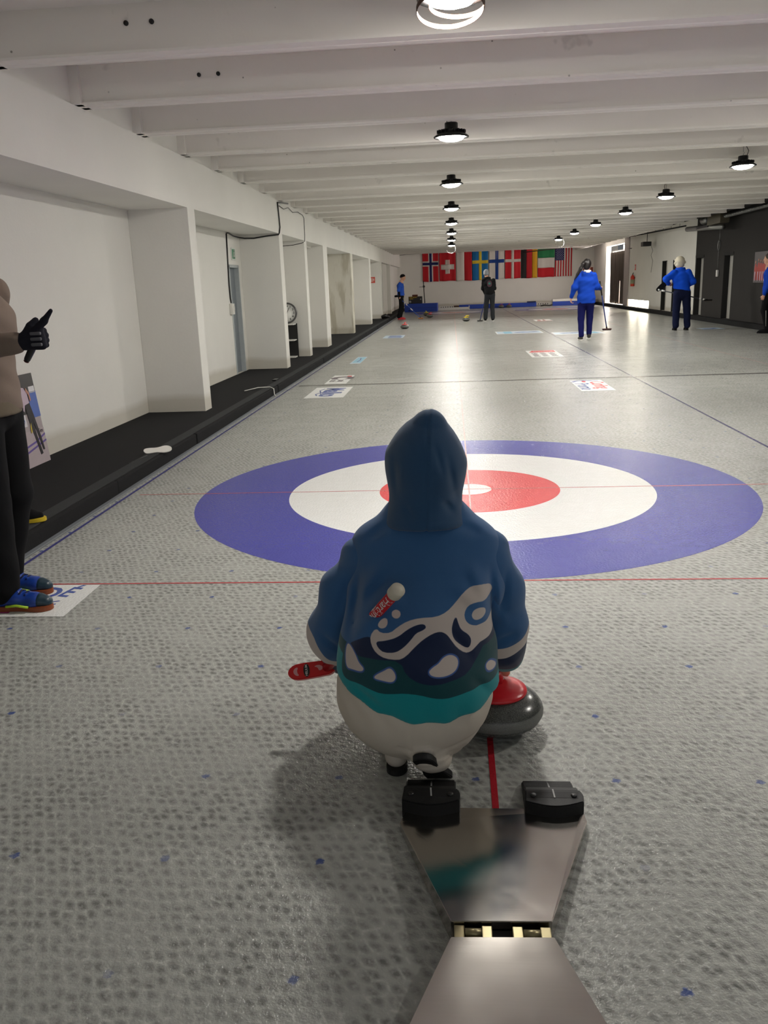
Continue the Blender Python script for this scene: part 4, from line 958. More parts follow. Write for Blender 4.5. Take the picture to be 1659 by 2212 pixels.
    S_.add(lo, hi, lambda X, Y, Z: .003*np.sin(30*Z+12*Y+ph[4]+2*np.sin(20*X))*np.clip((1-Z), .3, 1))
    ob('trousers', S_.mesh('trousers', 1), t, bot_m)
    for s_ in 'LR':
        an = J['an'+s_]; td = J.get('toe'+s_, V3(0, .12, -.05)); hd = math.atan2(-td[0], td[1]); pit = math.atan2(td[2]+.05, np.hypot(td[0], td[1]))
        base = Vector((an[0], an[1], an[2]-.085)); M = Matrix.Translation(base) @ Euler((pit, 0, hd), 'XYZ').to_matrix().to_4x4() @ Matrix.Translation((0, .085, 0))
        make_shoe(t, M, O.get('shoeL', .28), shoe_m, sole_m, O.get('shoe_extra'))
    return t, J, tm
CLOTH = lambda n, c, v=.12: mat(n, c, .9, 0, v, 6, .35, 300, .001, spec=.15)
BLUEH = CLOTH('royal_blue_fleece', (22, 66, 176)); NAVYT = CLOTH('navy_trousers', (24, 26, 84)); NAVYD = CLOTH('dark_navy_trousers', (20, 26, 54)); BLKC = CLOTH('black_cloth', (20, 20, 22)); CHAR = CLOTH('charcoal_cloth', (44, 46, 50))
BROOMB = mat('shaft_blue', (24, 50, 120), .3)
GREYSH = mat('grey_suede', (62, 60, 56), .8)
# ---- woman with the ponytail
J = dict(pelvis=(0, 0, .93), chest=(-.02, .0, 1.28), neck=(-.01, .01, 1.46), head=(.01, .03, 1.61), face=(.45, .9, -.05), shL=(-.175, 0, 1.39), elL=(-.265, -.02, 1.14), wrL=(-.325, .03, .93), shR=(.145, 0, 1.39), elR=(.225, .02, 1.15), wrR=(.325, .14, 1.10), hdR=(.35, .5, .1), upR=(0, 0, 1), upL=(.2, 1, 0), hdL=(-.05, .1, -1),
         hipL=(-.085, 0, .88), knL=(-.10, .03, .48), anL=(-.095, -.03, .085), hipR=(.085, 0, .88), knR=(.10, .10, .50), anR=(.095, .10, .11), toeR=(.02, .12, -.03), toeL=(-.01, .12, -.05))
pw, J, tp = person('woman walking away, long dark ponytail, blue hoodie and navy trousers', (2.86, 13.9, 0), 0, J, BLUEH, NAVYT, GREYSH, WHITEP, opts=dict(leg=.098, calf=.062, hem=.80, waist=1.06, top_r=.128, wide=1.5, r_up=.068, r_fo=.052, curlR=1.3, curlL=.7))
HAIRD = mat('dark_hair', (22, 16, 15), .45, 0, .3, 60, .5, 400, .002)
S_ = SDF((-.45, -.25, 1.15), (.2, .25, 1.8), .009); hd = J['head']
S_.ell(hd+V3(-.01, -.015, .03), (.092, .105, .115), .02); S_.ell(hd+V3(-.02, -.05, -.02), (.075, .07, .08), .02)
S_.chain([(hd+V3(-.06, -.08, .07), .036), (hd+V3(-.12, -.13, .02), .040), (hd+V3(-.17, -.14, -.08), .038), (hd+V3(-.225, -.13, -.18), .032), (hd+V3(-.29, -.12, -.30), .010)], .02)
S_.ell(hd+V3(.05, .11, -.035), (.07, .06, .095), .01, None, 's')
ob('hair', S_.mesh('hair', 1), pw, HAIRD)
b = B(); b.tube([(hd[0]-.09+.035*math.cos(a), hd[1]-.10+.02*math.sin(a), hd[2]+.055+.03*math.sin(a)) for a in [2*math.pi*i/16 for i in range(16)]], .008, 6, closed=True); b.obj('hair_band', BLACKP, pw)
S_ = SDF((-.16, -.16, 1.38), (.14, .12, 1.56), .008); S_.cone((-.07, -.085, 1.490), .020, (.06, -.085, 1.490), .020, .02); S_.cone((-.02, -.10, 1.465), .022, (.03, -.10, 1.465), .022, .02); ob('hood_lining', S_.mesh('lining', 1), pw, mat('white_lining', (206, 208, 212), .9))
broom('dark blue broom with a brown head held by the ponytailed woman', (2.86+.305, 14.02, 1.25), (2.86+.475, 13.9+.05, .225), BROOMB, mat('broom_brown', (66, 30, 30), .6), .0, .3)
# ---- black hooded player leaning on the broom
J = dict(pelvis=(.03, -.02, .95), chest=(.0, .08, 1.27), neck=(-.05, .17, 1.46), head=(-.08, .24, 1.60), face=(-.1, .8, -.5), shL=(-.17, .08, 1.38), elL=(-.19, .16, 1.10), wrL=(-.12, .32, .93), shR=(.165, .08, 1.37), elR=(.20, .14, 1.10), wrR=(.10, .30, 1.0), hdL=(.3, .5, -.3), hdR=(-.5, .4, -.1), upL=(0, .3, 1), upR=(0, .3, 1),
         hipL=(-.055, -.02, .9), knL=(-.09, .02, .5), anL=(-.12, -.0, .085), hipR=(.12, -.02, .9), knR=(.12, .02, .5), anR=(.135, -.02, .085))
pb, J, tp = person('player with back turned in a black hoodie, grey beanie and dark trousers', (1.18, 24.75, 0), 0, J, BLKC, CHAR, BLKC, WHITEP, opts=dict(hem=.90, leg=.092, calf=.078, top_r=.130, wide=1.45, r_up=.066, curlR=1.3, curlL=1.3))
S_ = SDF((-.3, .0, 1.4), (.15, .4, 1.85), .009); hd = J['head']; S_.ell(hd+V3(0, -.01, .04), (.095, .108, .115), .02); S_.ell(hd+V3(.0, -.03, -.01), (.09, .095, .06), .02); S_.ell(hd+V3(-.01, .12, -.06), (.08, .07, .08), .01, None, 's'); ob('beanie', S_.mesh('beanie', 1), pb, CLOTH('grey_knit', (136, 140, 146)))
b = B(); b.prism(smooth_poly([(-.085, -.12), (.085, -.12), (.075, .10), (-.075, .10)], 2), 0, .002, frame((.02, -.093, 1.27), (1, 0, 0), (0, .32, .95))); b.obj('back_print', mat('print_plum', (70, 40, 52), .7), pb)
b = B(); b.prism(smooth_poly([(-.04, -.04), (.04, -.04), (.04, .04), (-.04, .04)], 2), .002, .004, frame((.02, -.093, 1.27), (1, 0, 0), (0, .32, .95))); b.obj('print_centre', mat('print_teal', (40, 110, 100), .7), pb)
broom('blue shafted broom leaning left of the black hooded player', (1.18-.03, 25.05, 1.1), (1.18-.31, 24.72, .03), BROOMB, mat('broom_grey', (60, 60, 62), .6), .0, .3)
# ---- man in blue shirt with red shoes, side on
J = dict(pelvis=(0, 0, .95), chest=(0, -.01, 1.28), neck=(0, .02, 1.46), head=(0, .10, 1.60), face=(0, .95, -.35), shL=(-.17, -.02, 1.38), elL=(-.20, -.10, 1.12), wrL=(-.16, -.07, .90), shR=(.17, -.02, 1.38), elR=(.22, -.08, 1.12), wrR=(.18, -.04, .89), upL=(0, 1, 0), upR=(0, 1, 0),
         hipL=(-.09, 0, .9), knL=(-.10, .03, .5), anL=(-.10, -.06, .085), hipR=(.09, 0, .9), knR=(.10, .0, .5), anR=(.10, -.10, .085), toeL=(.02, .12, -.05), toeR=(-.02, .12, -.05))
pv, J, tp = person('man standing side on in a blue shirt, black cap and red shoes', (-2.1, 28.8, 0), -math.pi/2, J, mat('shirt_blue', (24, 78, 182), .8, 0, .1), BLKC, mat('shoe_red', (196, 30, 44), .5), mat('sole_red', (170, 30, 40), .5), opts=dict(hoodlump=False, hem=.92, leg=.088, calf=.085, sleeve=.5, topname='shirt', waist=1.03, top_r=.132, glove=1))
S_ = SDF((-.14, -.1, 1.5), (.14, .3, 1.8), .009); hd = J['head']; S_.ell(hd+V3(0, -.01, .055), (.088, .105, .085), .02); S_.ell(hd+V3(0, -.02, .03), (.09, .108, .045), .01); S_.apply((-.2, -.2, 1.4), (.2, .4, 1.66), lambda X, Y, Z: -(1.625-Z+.25*(Y-.1)) if False else (Z-1.62-.28*(Y-.1)), .004, 's'); ob('beanie', S_.mesh('beanie', 1), pv, BLKC)
S_ = SDF((-.3, -.25, .8), (.3, .1, 1.25), .009)
for q, a in ((-1, 'L'), (1, 'R')): S_.chain([(J['el'+a]+V3(0, 0, .05), .046), (J['wr'+a], .036)], .01)
ob('arm_warmer', S_.mesh('arms', 1), pv, BLKC)
b = B(); b.lathe([(.066, 1.43), (.074, 1.45), (.070, 1.475), (.060, 1.47)], 20, cap=False, M=Matrix.Translation((0, .02, 0))); b.obj('collar', mat('collar_red', (168, 26, 48), .8), pv)
b = B(); b.box((.02, .128, 1.30), (.14, .142, 1.34), .004); b.obj('chest_print', WHITEP, pv)
tag(B().tube([(-2.33, 28.62, .90), (-2.27, 28.65, .91), (-2.18, 28.68, .90)], [.04, .045, .03], 12).obj('black_glove', BLKC), 'black glove held at the hip of the man with red shoes', 'glove')
broom('blue and white broom with an orange foot held by the man in red shoes', (-2.20, 28.66, .88), (-1.33, 28.6, .03), mat('shaft_bright_blue', (40, 80, 170), .3), mat('broom_orange', (206, 130, 60), .6), 0, .0, .0135, [(.36, .46), (.60, .66), (.70, .74)])
# ---- white haired man
J = dict(pelvis=(-.02, 0, .93), chest=(-.03, .10, 1.28), neck=(-.045, .17, 1.47), head=(-.05, .24, 1.62), face=(0, .9, -.45), shL=(-.20, .08, 1.38), elL=(-.40, .02, 1.24), wrL=(-.28, .28, 1.12), shR=(.13, .08, 1.38), elR=(.245, .06, 1.16), wrR=(.12, .30, 1.02), hdL=(.5, .4, -.2), hdR=(-.4, .4, -.1), upL=(0, .2, 1), upR=(0, .2, 1),
         hipL=(-.11, 0, .9), knL=(-.125, .03, .5), anL=(-.127, -.0, .085), hipR=(.085, 0, .9), knR=(.13, .02, .5), anR=(.147, -.02, .085))
ph_, J, tp = person('white haired player in a bright blue hoodie with arms spread, back turned', (5.56, 16.35, 0), 0, J, CLOTH('bright_blue_fleece', (20, 80, 214)), NAVYD, BLKC, BLKC, opts=dict(hem=.97, hemtilt=-.18, leg=.108, calf=.085, top_r=.142, wide=1.5, r_up=.080, r_fo=.06, curlL=1.3, curlR=1.3))
S_ = SDF((-.25, .0, 1.4), (.15, .45, 1.85), .008); hd = J['head']; rs = np.random.RandomState(3)
S_.ell(hd+V3(0, -.02, .035), (.118, .12, .125), .02); S_.ell(hd+V3(0, -.045, -.05), (.105, .08, .07), .02)
for i in range(38):
    v = nrm(rs.randn(3)); v[1] = -abs(v[1])*.8; c = hd+V3(0, -.02, .01)+v*V3(.115, .11, .118); S_.ell(c, V3(.03, .03, .026)*(0.7+.5*rs.rand()), .006)
S_.ell(hd+V3(0, .13, -.04), (.075, .07, .10), .01, None, 's'); ob('hair', S_.mesh('hair', 0), ph_, mat('white_hair', (222, 214, 192), .7, 0, .15, 60, .8, 200, .004))
broom('grey broom held slanting across the body of the white haired player', (5.56-.50, 16.75, .99), (5.56+.66, 16.5, .70), mat('shaft_dark', (50, 54, 62), .3), BLKC, 0, .0, .014, [(.86, .93), (.97, 1.0), (.06, .10), (.0, .03), (.13, .17)])
tag(B().prism(smooth_poly([(-.17, -.055), (.15, -.065), (.18, 0), (.15, .065), (-.17, .055), (-.20, 0)], 2), -.02, .02, frame((5.56-.38, 16.78, 1.09), (.76, 0, .65), (-.65, 0, .76))).obj('broom_bag', BLKC), 'dark rounded pad tucked under the left arm of the white haired player', 'pad')
# ---- person cut off at the right edge
J = dict(pelvis=(0, 0, .95), chest=(0, .0, 1.28), neck=(0, .02, 1.46), head=(0, .05, 1.60), face=(0, 1, 0), shL=(-.18, 0, 1.38), elL=(-.21, -.02, 1.08), wrL=(-.20, .06, .84), shR=(.18, 0, 1.38), elR=(.21, -.02, 1.1), wrR=(.20, .06, .84), upL=(0, 1, 0), upR=(0, 1, 0),
         hipL=(-.09, 0, .9), knL=(-.10, .05, .5), anL=(-.09, -.05, .085), hipR=(.09, 0, .9), knR=(.10, .02, .5), anR=(.09, -.05, .085))
pr, J, tp = person('person in a blue hoodie and black trousers cut off by the right edge', (6.93, 14.4, 0), math.radians(62), J, BLUEH, BLKC, BLKC, BLKC, opts=dict(leg=.085, calf=.078, hem=.84, curlL=.6, curlR=.6))
S_ = SDF((-.13, -.12, 1.45), (.13, .2, 1.8), .01); S_.ell(J['head']+V3(0, -.02, .035), (.086, .105, .105), .02); S_.ell(J['head']+V3(0, .11, -.05), (.07, .07, .09), .01, None, 's'); ob('hair', S_.mesh('hair', 1), pr, mat('brown_hair', (60, 44, 36), .6))
b = B(); b.tube([(-.17, -.02, .16), (-.18, .0, .5)], .004, 5); b.obj('leg_stripe', WHITEP, pr)

# ---- person at the left edge, side on, gloved fist raised
J = dict(pelvis=(0, -.02, .95), chest=(0, .0, 1.28), neck=(0, -.03, 1.47), head=(0, -.06, 1.62), face=(0, 1, 0), shL=(-.19, -.02, 1.39), elL=(-.24, -.10, 1.14), wrL=(-.22, -.10, .90), shR=(.17, -.02, 1.39), elR=(.20, -.03, 1.165), wrR=(.15, .245, 1.19), hdR=(-.03, 1, .12), upL=(0, 1, 0), upR=(0, .38, 1),
         hipL=(-.09, -.03, .9), knL=(-.10, -.03, .5), anL=(-.12, -.14, .085), hipR=(.09, -.03, .9), knR=(.10, -.03, .5), anR=(.10, -.04, .085), toeL=(.0, .12, -.05), toeR=(-.005, .12, -.05))
def shoe_bits(o, M, k):
    b = B(); b.tube([M @ Vector((.043*k, -.05*k, .03)), M @ Vector((.050*k, .0, .036)), M @ Vector((.049*k, .05*k, .026))], .006, 8); b.tube([M @ Vector((.036*k, -.12*k, .055)), M @ Vector((.043*k, -.08*k, .035))], .007, 8); b.obj('neon_stripe', mat('neon_green', (186, 224, 50), .5), o)
    b = B()
    for y, z in ((.035, .083), (.012, .090), (-.012, .097), (-.034, .104)): b.tube([M @ Vector((-.026*k, y*k, (z-.012)*k)), M @ Vector((0, y*k, z*k)), M @ Vector((.026*k, (y-.006)*k, (z-.012)*k))], .004, 6)
    b.obj('laces', mat('laces_navy', (16, 20, 60), .7), o)
    S2 = SDF((-.07, .06, 0), (.07, .16, .07), .005); S2.chain([(V3(0, .085, .036)*k, .036*k), (V3(0, .108, .031)*k, .030*k)], .02, ((1, 0, 0), 1.1)); S2.apply((-.08, 0, -.02), (.08, .2, .02), lambda X, Y, Z: Z-.02, .003, 's'); me = S2.mesh('toecap', 2); me.transform(M); ob('toe_cap', me, o, mat('toe_dark_teal', (26, 52, 66), .35))
TAUPE = CLOTH('taupe_sweatshirt', (122, 108, 98))
pe, J, tp = person('person cut off at the left edge in taupe sweatshirt, black trousers and blue shoes', (-2.105, -2.06, 0), -math.pi/2, J, TAUPE, BLKC, mat('shoe_blue', (20, 60, 150), .4, 0, .3, 40), mat('sole_gum', (140, 70, 34), .5), opts=dict(hoodlump=False, hem=.885, leg=.100, calf=.092, top_r=.118, waist=1.03, topname='sweatshirt', r_up=.062, r_fo=.054, curlR=1.45, curlL=1.3, shoeL=.29, shoe_extra=shoe_bits), h=.009)
S_ = SDF((-.13, -.22, 1.45), (.13, .2, 1.82), .01); S_.ell(J['head']+V3(0, -.02, .035), (.086, .105, .105), .02); S_.ell(J['head']+V3(0, .11, -.05), (.07, .07, .09), .01, None, 's'); ob('hair', S_.mesh('hair', 1), pe, mat('brown_hair', (60, 44, 36), .6))
# knitted hem band, cuffs and glove
S_ = SDF((-.22, -.18, .84), (.22, .2, 1.0), .008); S_.cone((0, -.015, .97), .123, (0, -.02, .86), .120, .01, ((1, 0, 0), 1.42)); S_.apply((-.3, -.3, .7), (.3, .3, .878), lambda X, Y, Z: Z-.872, .004, 's'); S_.apply((-.3, -.3, .94), (.3, .3, 1.1), lambda X, Y, Z: .945-Z, .004, 's'); ob('hem_band', S_.mesh('hem', 1), pe, CLOTH('taupe_rib', (112, 102, 88)))
S_ = SDF((.03, .10, 1.05), (.27, .50, 1.36), .004); wr = J['wrR']; dv = nrm((-.03, 1, .12)); up = nrm((0, .38, 1))
hand(S_, wr, dv, (0, .38, 1), 1.45, 1.04, -1, 1.0, .004); S_.cone(wr-dv*.03, .034, wr+dv*.02, .032, .01)
S_.chain([(wr+dv*.05+up*.03, .018), (wr+dv*.085+up*.075, .014), (wr+dv*.105+up*.115, .0085)], .01)
glo = ob('glove', S_.mesh('glove', 1), pe, CLOTH('glove_charcoal', (34, 34, 42)))
n_ = np.cross(dv, up)
b = B(); [b.box((wr[0]+.010, wr[1]+.055, wr[2]+z_), (wr[0]+.026, wr[1]+.100, wr[2]+z_+.013), .005) for z_ in (.004, .026, -.018)]; b.obj('glove_pads', mat('glove_grey_pad', (86, 86, 92), .7), glo)
gp = thing('hand_grip', 'black rounded grip poking out below the gloved fist', 'grip', (-1.830, -2.185, 1.155))
gM = Vector((.055, .0, .085)).normalized()
b = B(); c0 = Vector((0, 0, -.0)); b.tube([c0-gM*.055, c0-gM*.045, c0, c0+gM*.07], [.009, .013, .015, .013], 14); b.obj('grip_body', BLACKP, gp)
b = B(); b.tube([c0-gM*.058, c0-gM*.054], [.008, .012], 12); b.obj('end_rim', mat('grip_red', (90, 20, 30), .5), gp)
# second-hand shoe with a yellow rim standing on the kerb behind the legs
ks = thing('spare_shoe', 'black shoe with a yellow sole rim on the kerb behind the left person', 'shoe', (-2.585, -1.10, .113), math.radians(-60))
make_shoe(ks, Matrix.Identity(4), .27, BLKC, mat('sole_yellow', (214, 186, 40), .5), None, 'upper')

# ================================================================== THE CROUCHING CURLER
ch = thing('person', 'crouching curler in a blue patterned hoodie with the hood up, seen from behind', 'person', (-.20, -3.40, 0))
OFF = V3(-.20, -3.40, 0)
def put(name, me, m, parent=ch):
    me.transform(Matrix.Translation((.20, 3.40, 0))); return ob(name, me, parent, m)
# body inside the clothes
S_ = SDF((-.58, -3.72, .0), (.20, -2.72, 1.02), .008)
head_prims(S_, (-.18, -3.13, .85), (0, 1, -.15), .95)
S_.cone((-.18, -3.18, .70), .055, (-.18, -3.15, .80), .05, .03); S_.cone((-.185, -3.2, .62), .09, (-.19, -3.26, .45), .11, .04, ((1, 0, 0), 1.4)); S_.cone((-.19, -3.26, .45), .11, (-.215, -3.37, .25), .12, .04, ((1, 0, 0), 1.3))
S_.chain([((-.34, -3.2, .60), .045), ((-.46, -3.2, .34), .038), ((-.37, -3.02, .20), .026)], .02); S_.chain([((-.03, -3.2, .60), .045), ((.03, -3.2, .36), .038), ((.045, -3.165, .235), .026)], .02)
hand(S_, (.045, -3.165, .235), (-.1, .35, -.8), (-.9, .1, .1), .9, .9, 1); hand(S_, (-.37, -3.02, .20), (.3, .5, -.5), (0, .2, 1), 1.2, .9, 1)
S_.chain([((-.30, -3.36, .24), .09), ((-.34, -2.98, .33), .055), ((-.29, -3.36, .10), .036)], .02); S_.chain([((-.13, -3.36, .24), .09), ((-.08, -2.98, .33), .055), ((-.16, -3.50, .12), .036)], .02)
put('body', S_.mesh('body', 2), SKIN)
# trousers
S_ = SDF((-.52, -3.68, .02), (.12, -2.82, .52), .006)
S_.ell((-.222, -3.395, .235), (.224, .185, .196), .03)
S_.chain([((-.30, -3.34, .24), .13), ((-.34, -3.02, .31), .095), ((-.29, -3.32, .11), .07)], .03); S_.chain([((-.14, -3.34, .24), .13), ((-.09, -3.02, .31), .095), ((-.14, -3.42, .13), .075)], .03)
S_.chain([((-.17, -3.44, .11), .055), ((-.175, -3.50, .095), .050), ((-.20, -3.53, .12), .040)], .015)
S_.cone((-.19, -3.53, .10), .036, (-.155, -3.49, .075), .040, .01)
for i, (z, a) in enumerate(((.085, .0), (.105, .3), (.125, -.2))):
    S_.add((-.24, -3.62, .04), (-.02, -3.40, .145), lambda X, Y, Z, z=z, a=a: .0035*np.exp(-((Z-z+a*(X+.13))/.005)**2))
S_.add((-.25, -3.7, .03), (-.20, -3.3, .26), lambda X, Y, Z: .0025*np.exp(-((X+.226)/.004)**2))
S_.add((-.52, -3.68, .12), (.12, -3.2, .30), lambda X, Y, Z: .0022*np.sin(95*X+3*np.sin(25*Z))*np.clip((Z-.14)/.1, 0, 1)*(Y < -3.4))
put('trousers', S_.mesh('trousers', 2), CLOTH('cream_trousers', (206, 196, 182), .05))
# hoodie body with its print fields
HB = SDF((-.50, -3.70, .16), (.10, -2.98, .78), .005)
HB.cone((-.182, -3.20, .70), .085, (-.184, -3.21, .64), .105, .04, ((1, 0, 0), 1.45))
HB.cone((-.184, -3.21, .62), .115, (-.19, -3.25, .50), .140, .05, ((1, 0, 0), 1.66)); HB.cone((-.19, -3.25, .50), .140, (-.205, -3.33, .37), .160, .05, ((1, 0, 0), 1.36))
HB.cone((-.205, -3.33, .37), .160, (-.217, -3.385, .27), .186, .05, ((1, 0, 0), 1.28)); HB.ell((-.22, -3.385, .235), (.236, .198, .20), .03)
for q in ((-.322, -3.21, .592), (-.048, -3.21, .592)): HB.cone((-.184, -3.21, .615), .088, q, .074, .05)
HB.apply((-.6, -3.8, .1), (.2, -2.9, .50), lambda X, Y, Z: Z-(.238+(Y+3.57)*.36-(X+.215)*.13+.006*np.sin(14*X+1)), .012, 's')
def crease(S, p0, p1, dep, wid, lo, hi):
    p0 = np.array(p0); p1 = np.array(p1); D = p1-p0; L = D@D
    def fn(X, Y, Z):
        t = np.clip(((X-p0[0])*D[0]+(Y-p0[1])*D[1]+(Z-p0[2])*D[2])/L, 0, 1)
        r2 = (X-p0[0]-D[0]*t)**2+(Z-p0[2]-D[2]*t)**2
        return 1.7*dep*np.exp(-r2/wid**2)*np.sin(np.pi*np.clip(t*.9+.05, 0, 1))*(Y < -3.2)
    S.add(lo, hi, fn)
HB.cone((-.25, -3.52, .588), .021, (-.505, -3.20, .21), .021, .012, None, 's')
lo, hi = (-.5, -3.7, .16), (.1, -3.0, .78)
for a, c, d, w in (((-.37, -3.3, .56), (-.40, -3.3, .40), .010, .016), ((.0, -3.3, .57), (.01, -3.3, .38), .010, .014), ((-.27, -3.3, .53), (-.37, -3.3, .44), -.007, .02), ((-.10, -3.3, .55), (.0, -3.3, .47), -.004, .02),
                   ((-.30, -3.35, .60), (-.38, -3.35, .50), -.006, .018), ((-.28, -3.35, .57), (-.36, -3.35, .50), .005, .014), ((-.06, -3.35, .60), (-.01, -3.35, .50), -.005, .016), ((-.24, -3.35, .53), (-.30, -3.35, .50), -.004, .02), ((-.30, -3.4, .40), (-.20, -3.4, .34), .004, .014), ((-.12, -3.4, .45), (-.05, -3.4, .36), .004, .012), ((-.38, -3.5, .31), (-.30, -3.5, .27), .005, .010), ((-.06, -3.5, .33), (.0, -3.5, .26), .005, .012), ((-.10, -3.3, .70), (-.02, -3.3, .66), .004, .012), ((-.28, -3.3, .70), (-.36, -3.3, .65), .004, .012)):
    crease(HB, a, c, d, w, lo, hi)
HB.add(lo, hi, lambda X, Y, Z: .0045*np.sin(24*(Z+.7*np.abs(X+.19))+2.5*np.sin(10*X+5*Z))*np.clip((np.abs(X+.19)-.05)/.10, 0, 1)*np.clip((Z-.30)/.1, 0, 1))
HB.add(lo, (.1, -3.0, .30), lambda X, Y, Z: .0022*np.sin(70*X+2*np.sin(30*Z))*np.clip((.30-Z)/.05, 0, 1))
PW_ = [(-0.318, 0.455), (-0.304, 0.444), (-0.276, 0.447), (-0.258, 0.461), (-0.23, 0.476), (-0.197, 0.483), (-0.151, 0.483), (-0.123, 0.491), (-0.1, 0.508), (-0.076, 0.533), (-0.053, 0.544), (-0.025, 0.545), (-0.002, 0.533), (0.007, 0.517), (0.002, 0.506), (-0.017, 0.5), (-0.044, 0.504), (-0.065, 0.498), (-0.076, 0.481), (-0.073, 0.464), (-0.06, 0.451), (-0.037, 0.443), (0.04, 0.45), (0.04, 0.404), (-0.029, 0.404), (-0.043, 0.396), (-0.061, 0.385), (-0.075, 0.386), (-0.097, 0.404), (-0.113, 0.426), (-0.124, 0.441), (-0.14, 0.45), (-0.161, 0.447), (-0.188, 0.434), (-0.211, 0.417), (-0.234, 0.397), (-0.257, 0.387), (-0.289, 0.387), (-0.317, 0.397), (-0.331, 0.414), (-0.334, 0.434)]
H1 = [(-0.318, 0.423), (-0.294, 0.427), (-0.257, 0.438), (-0.23, 0.457), (-0.207, 0.467), (-0.186, 0.47), (-0.178, 0.462), (-0.188, 0.455), (-0.207, 0.449), (-0.22, 0.434), (-0.239, 0.417), (-0.262, 0.404), (-0.294, 0.4), (-0.312, 0.41)]
H2 = [(-0.098, 0.479), (-0.092, 0.46), (-0.085, 0.445), (-0.065, 0.43), (-0.057, 0.415), (-0.061, 0.4), (-0.07, 0.396), (-0.088, 0.408), (-0.106, 0.426), (-0.111, 0.449), (-0.106, 0.468)]
C1 = [(-0.015, 0.472), (-0.016, 0.466), (-0.021, 0.461), (-0.027, 0.458), (-0.035, 0.457), (-0.043, 0.458), (-0.049, 0.461), (-0.053, 0.466), (-0.055, 0.472), (-0.053, 0.478), (-0.049, 0.483), (-0.042, 0.486), (-0.034, 0.487), (-0.027, 0.486), (-0.02, 0.483), (-0.016, 0.478)]
C2 = [(-0.249, 0.49), (-0.251, 0.485), (-0.255, 0.481), (-0.262, 0.48), (-0.268, 0.481), (-0.273, 0.485), (-0.274, 0.49), (-0.273, 0.496), (-0.268, 0.499), (-0.262, 0.501), (-0.256, 0.499), (-0.251, 0.496)]
C3 = [(-0.288, 0.482), (-0.284, 0.469), (-0.29, 0.458), (-0.304, 0.454), (-0.314, 0.461), (-0.305, 0.476)]
N_ = [(-.52, .385), (-.413, .378), (-.386, .408), (-.332, .438), (-.312, .408), (-.266, .4), (-.197, .445), (-.151, .464), (-.106, .438), (-.074, .4), (-.004, .411), (.08, .40), (.08, .1), (-.52, .1)]
D_ = [(-.52, .401), (-.405, .401), (-.381, .38), (-.312, .384), (-.248, .384), (-.234, .356), (-.197, .338), (-.152, .331), (-.103, .338), (-.067, .345), (-.039, .371), (-.02, .396), (.08, .37), (.08, .1), (-.52, .1)]
T_ = [(-.52, .378), (-.415, .374), (-.419, .349), (-.413, .327), (-.397, .32), (-.365, .322), (-.328, .314), (-.301, .309), (-.265, .312), (-.238, .315), (-.197, .311), (-.161, .3), (-.13, .295), (-.095, .298), (-.063, .302), (.08, .3), (.08, .05), (-.52, .05)]
B1 = [(-0.404, 0.397), (-0.391, 0.395), (-0.376, 0.382), (-0.366, 0.367), (-0.348, 0.358), (-0.357, 0.35), (-0.384, 0.349), (-0.402, 0.346), (-0.408, 0.371)]
B2 = [(-0.324, 0.343), (-0.311, 0.354), (-0.293, 0.363), (-0.277, 0.371), (-0.263, 0.361), (-0.26, 0.349), (-0.27, 0.339), (-0.297, 0.341)]
B3 = [(-0.175, 0.363), (-0.161, 0.373), (-0.147, 0.378), (-0.134, 0.391), (-0.115, 0.395), (-0.097, 0.385), (-0.093, 0.371), (-0.102, 0.356), (-0.13, 0.349), (-0.161, 0.352)]
B4 = [(-0.02, 0.343), (-0.006, 0.347), (0.007, 0.334), (0.013, 0.322), (0.004, 0.32), (-0.014, 0.327)]
def attr(me, name, vals):
    a = me.attributes.new(name, 'FLOAT', 'POINT'); a.data.foreach_set('value', np.asarray(vals, np.float32))
def verts(me):
    c = np.zeros(len(me.vertices)*3, np.float32); me.vertices.foreach_get('co', c); return c.reshape(-1, 3).astype(float)
def fields(me, table, back=-3.30):
    P = verts(me)
    for n, polys, holes in table:
        d = np.full(len(P), 1e3)
        for q in polys: d = np.minimum(d, sdpoly(P[:, 0], P[:, 2], smooth_poly(q, 1 if len(q) > 14 else 2)))
        for q in holes: d = np.maximum(d, -sdpoly(P[:, 0], P[:, 2], smooth_poly(q, 1)))
        if back is not None: d = np.where(P[:, 1] > back+.1, 1., d) if n in ('f_white', 'f_blob') else d
        attr(me, n, d)
def hoodie_mat(name, order, base):
    t = NT(name); co = t.oco(); n = t.noise(5, 4, co)
    c = t.mix(n, tuple(v*.85 for v in lin(base)), tuple(min(1, v*1.15) for v in lin(base)))
    for f, rgb, off in order:
        a = t.n('ShaderNodeAttribute', attribute_name=f)
        k = t.ramp(t.math('ADD', a.outputs['Fac'], off), .0008, -.0008)
        c = t.mix(k, c, lin(rgb))
    t.col(c); t.b.inputs['Roughness'].default_value = .92; t.b.inputs['Specular IOR Level'].default_value = .12
    t.b.inputs['Sheen Weight'].default_value = .25; t.b.inputs['Sheen Roughness'].default_value = .6
    t.bump(t.noise(420, 2, co), .25, .0008); return t.m
HBL, HNV, HDT, HTL, HWH, HOU = (50, 92, 138), (18, 34, 66), (12, 66, 72), (10, 136, 142), (196, 184, 176), (60, 90, 150)
me = HB.mesh('hoodie', 2)
fields(me, [('f_navy', [N_], []), ('f_dark', [D_], []), ('f_teal', [T_], []), ('f_white', [PW_, C1, C2, C3], [H1, H2]), ('f_hole', [H1, H2], []), ('f_blob', [B1, B2, B3, B4], [])])
HM = hoodie_mat('patterned_fleece', [('f_navy', HNV, 0), ('f_dark', HDT, 0), ('f_teal', HTL, 0), ('f_white', HWH, 0), ('f_hole', HNV, 0), ('f_blob', HOU, -.0035), ('f_blob', HWH, 0)], HBL)
hood_p = put('hoodie', me, HM)
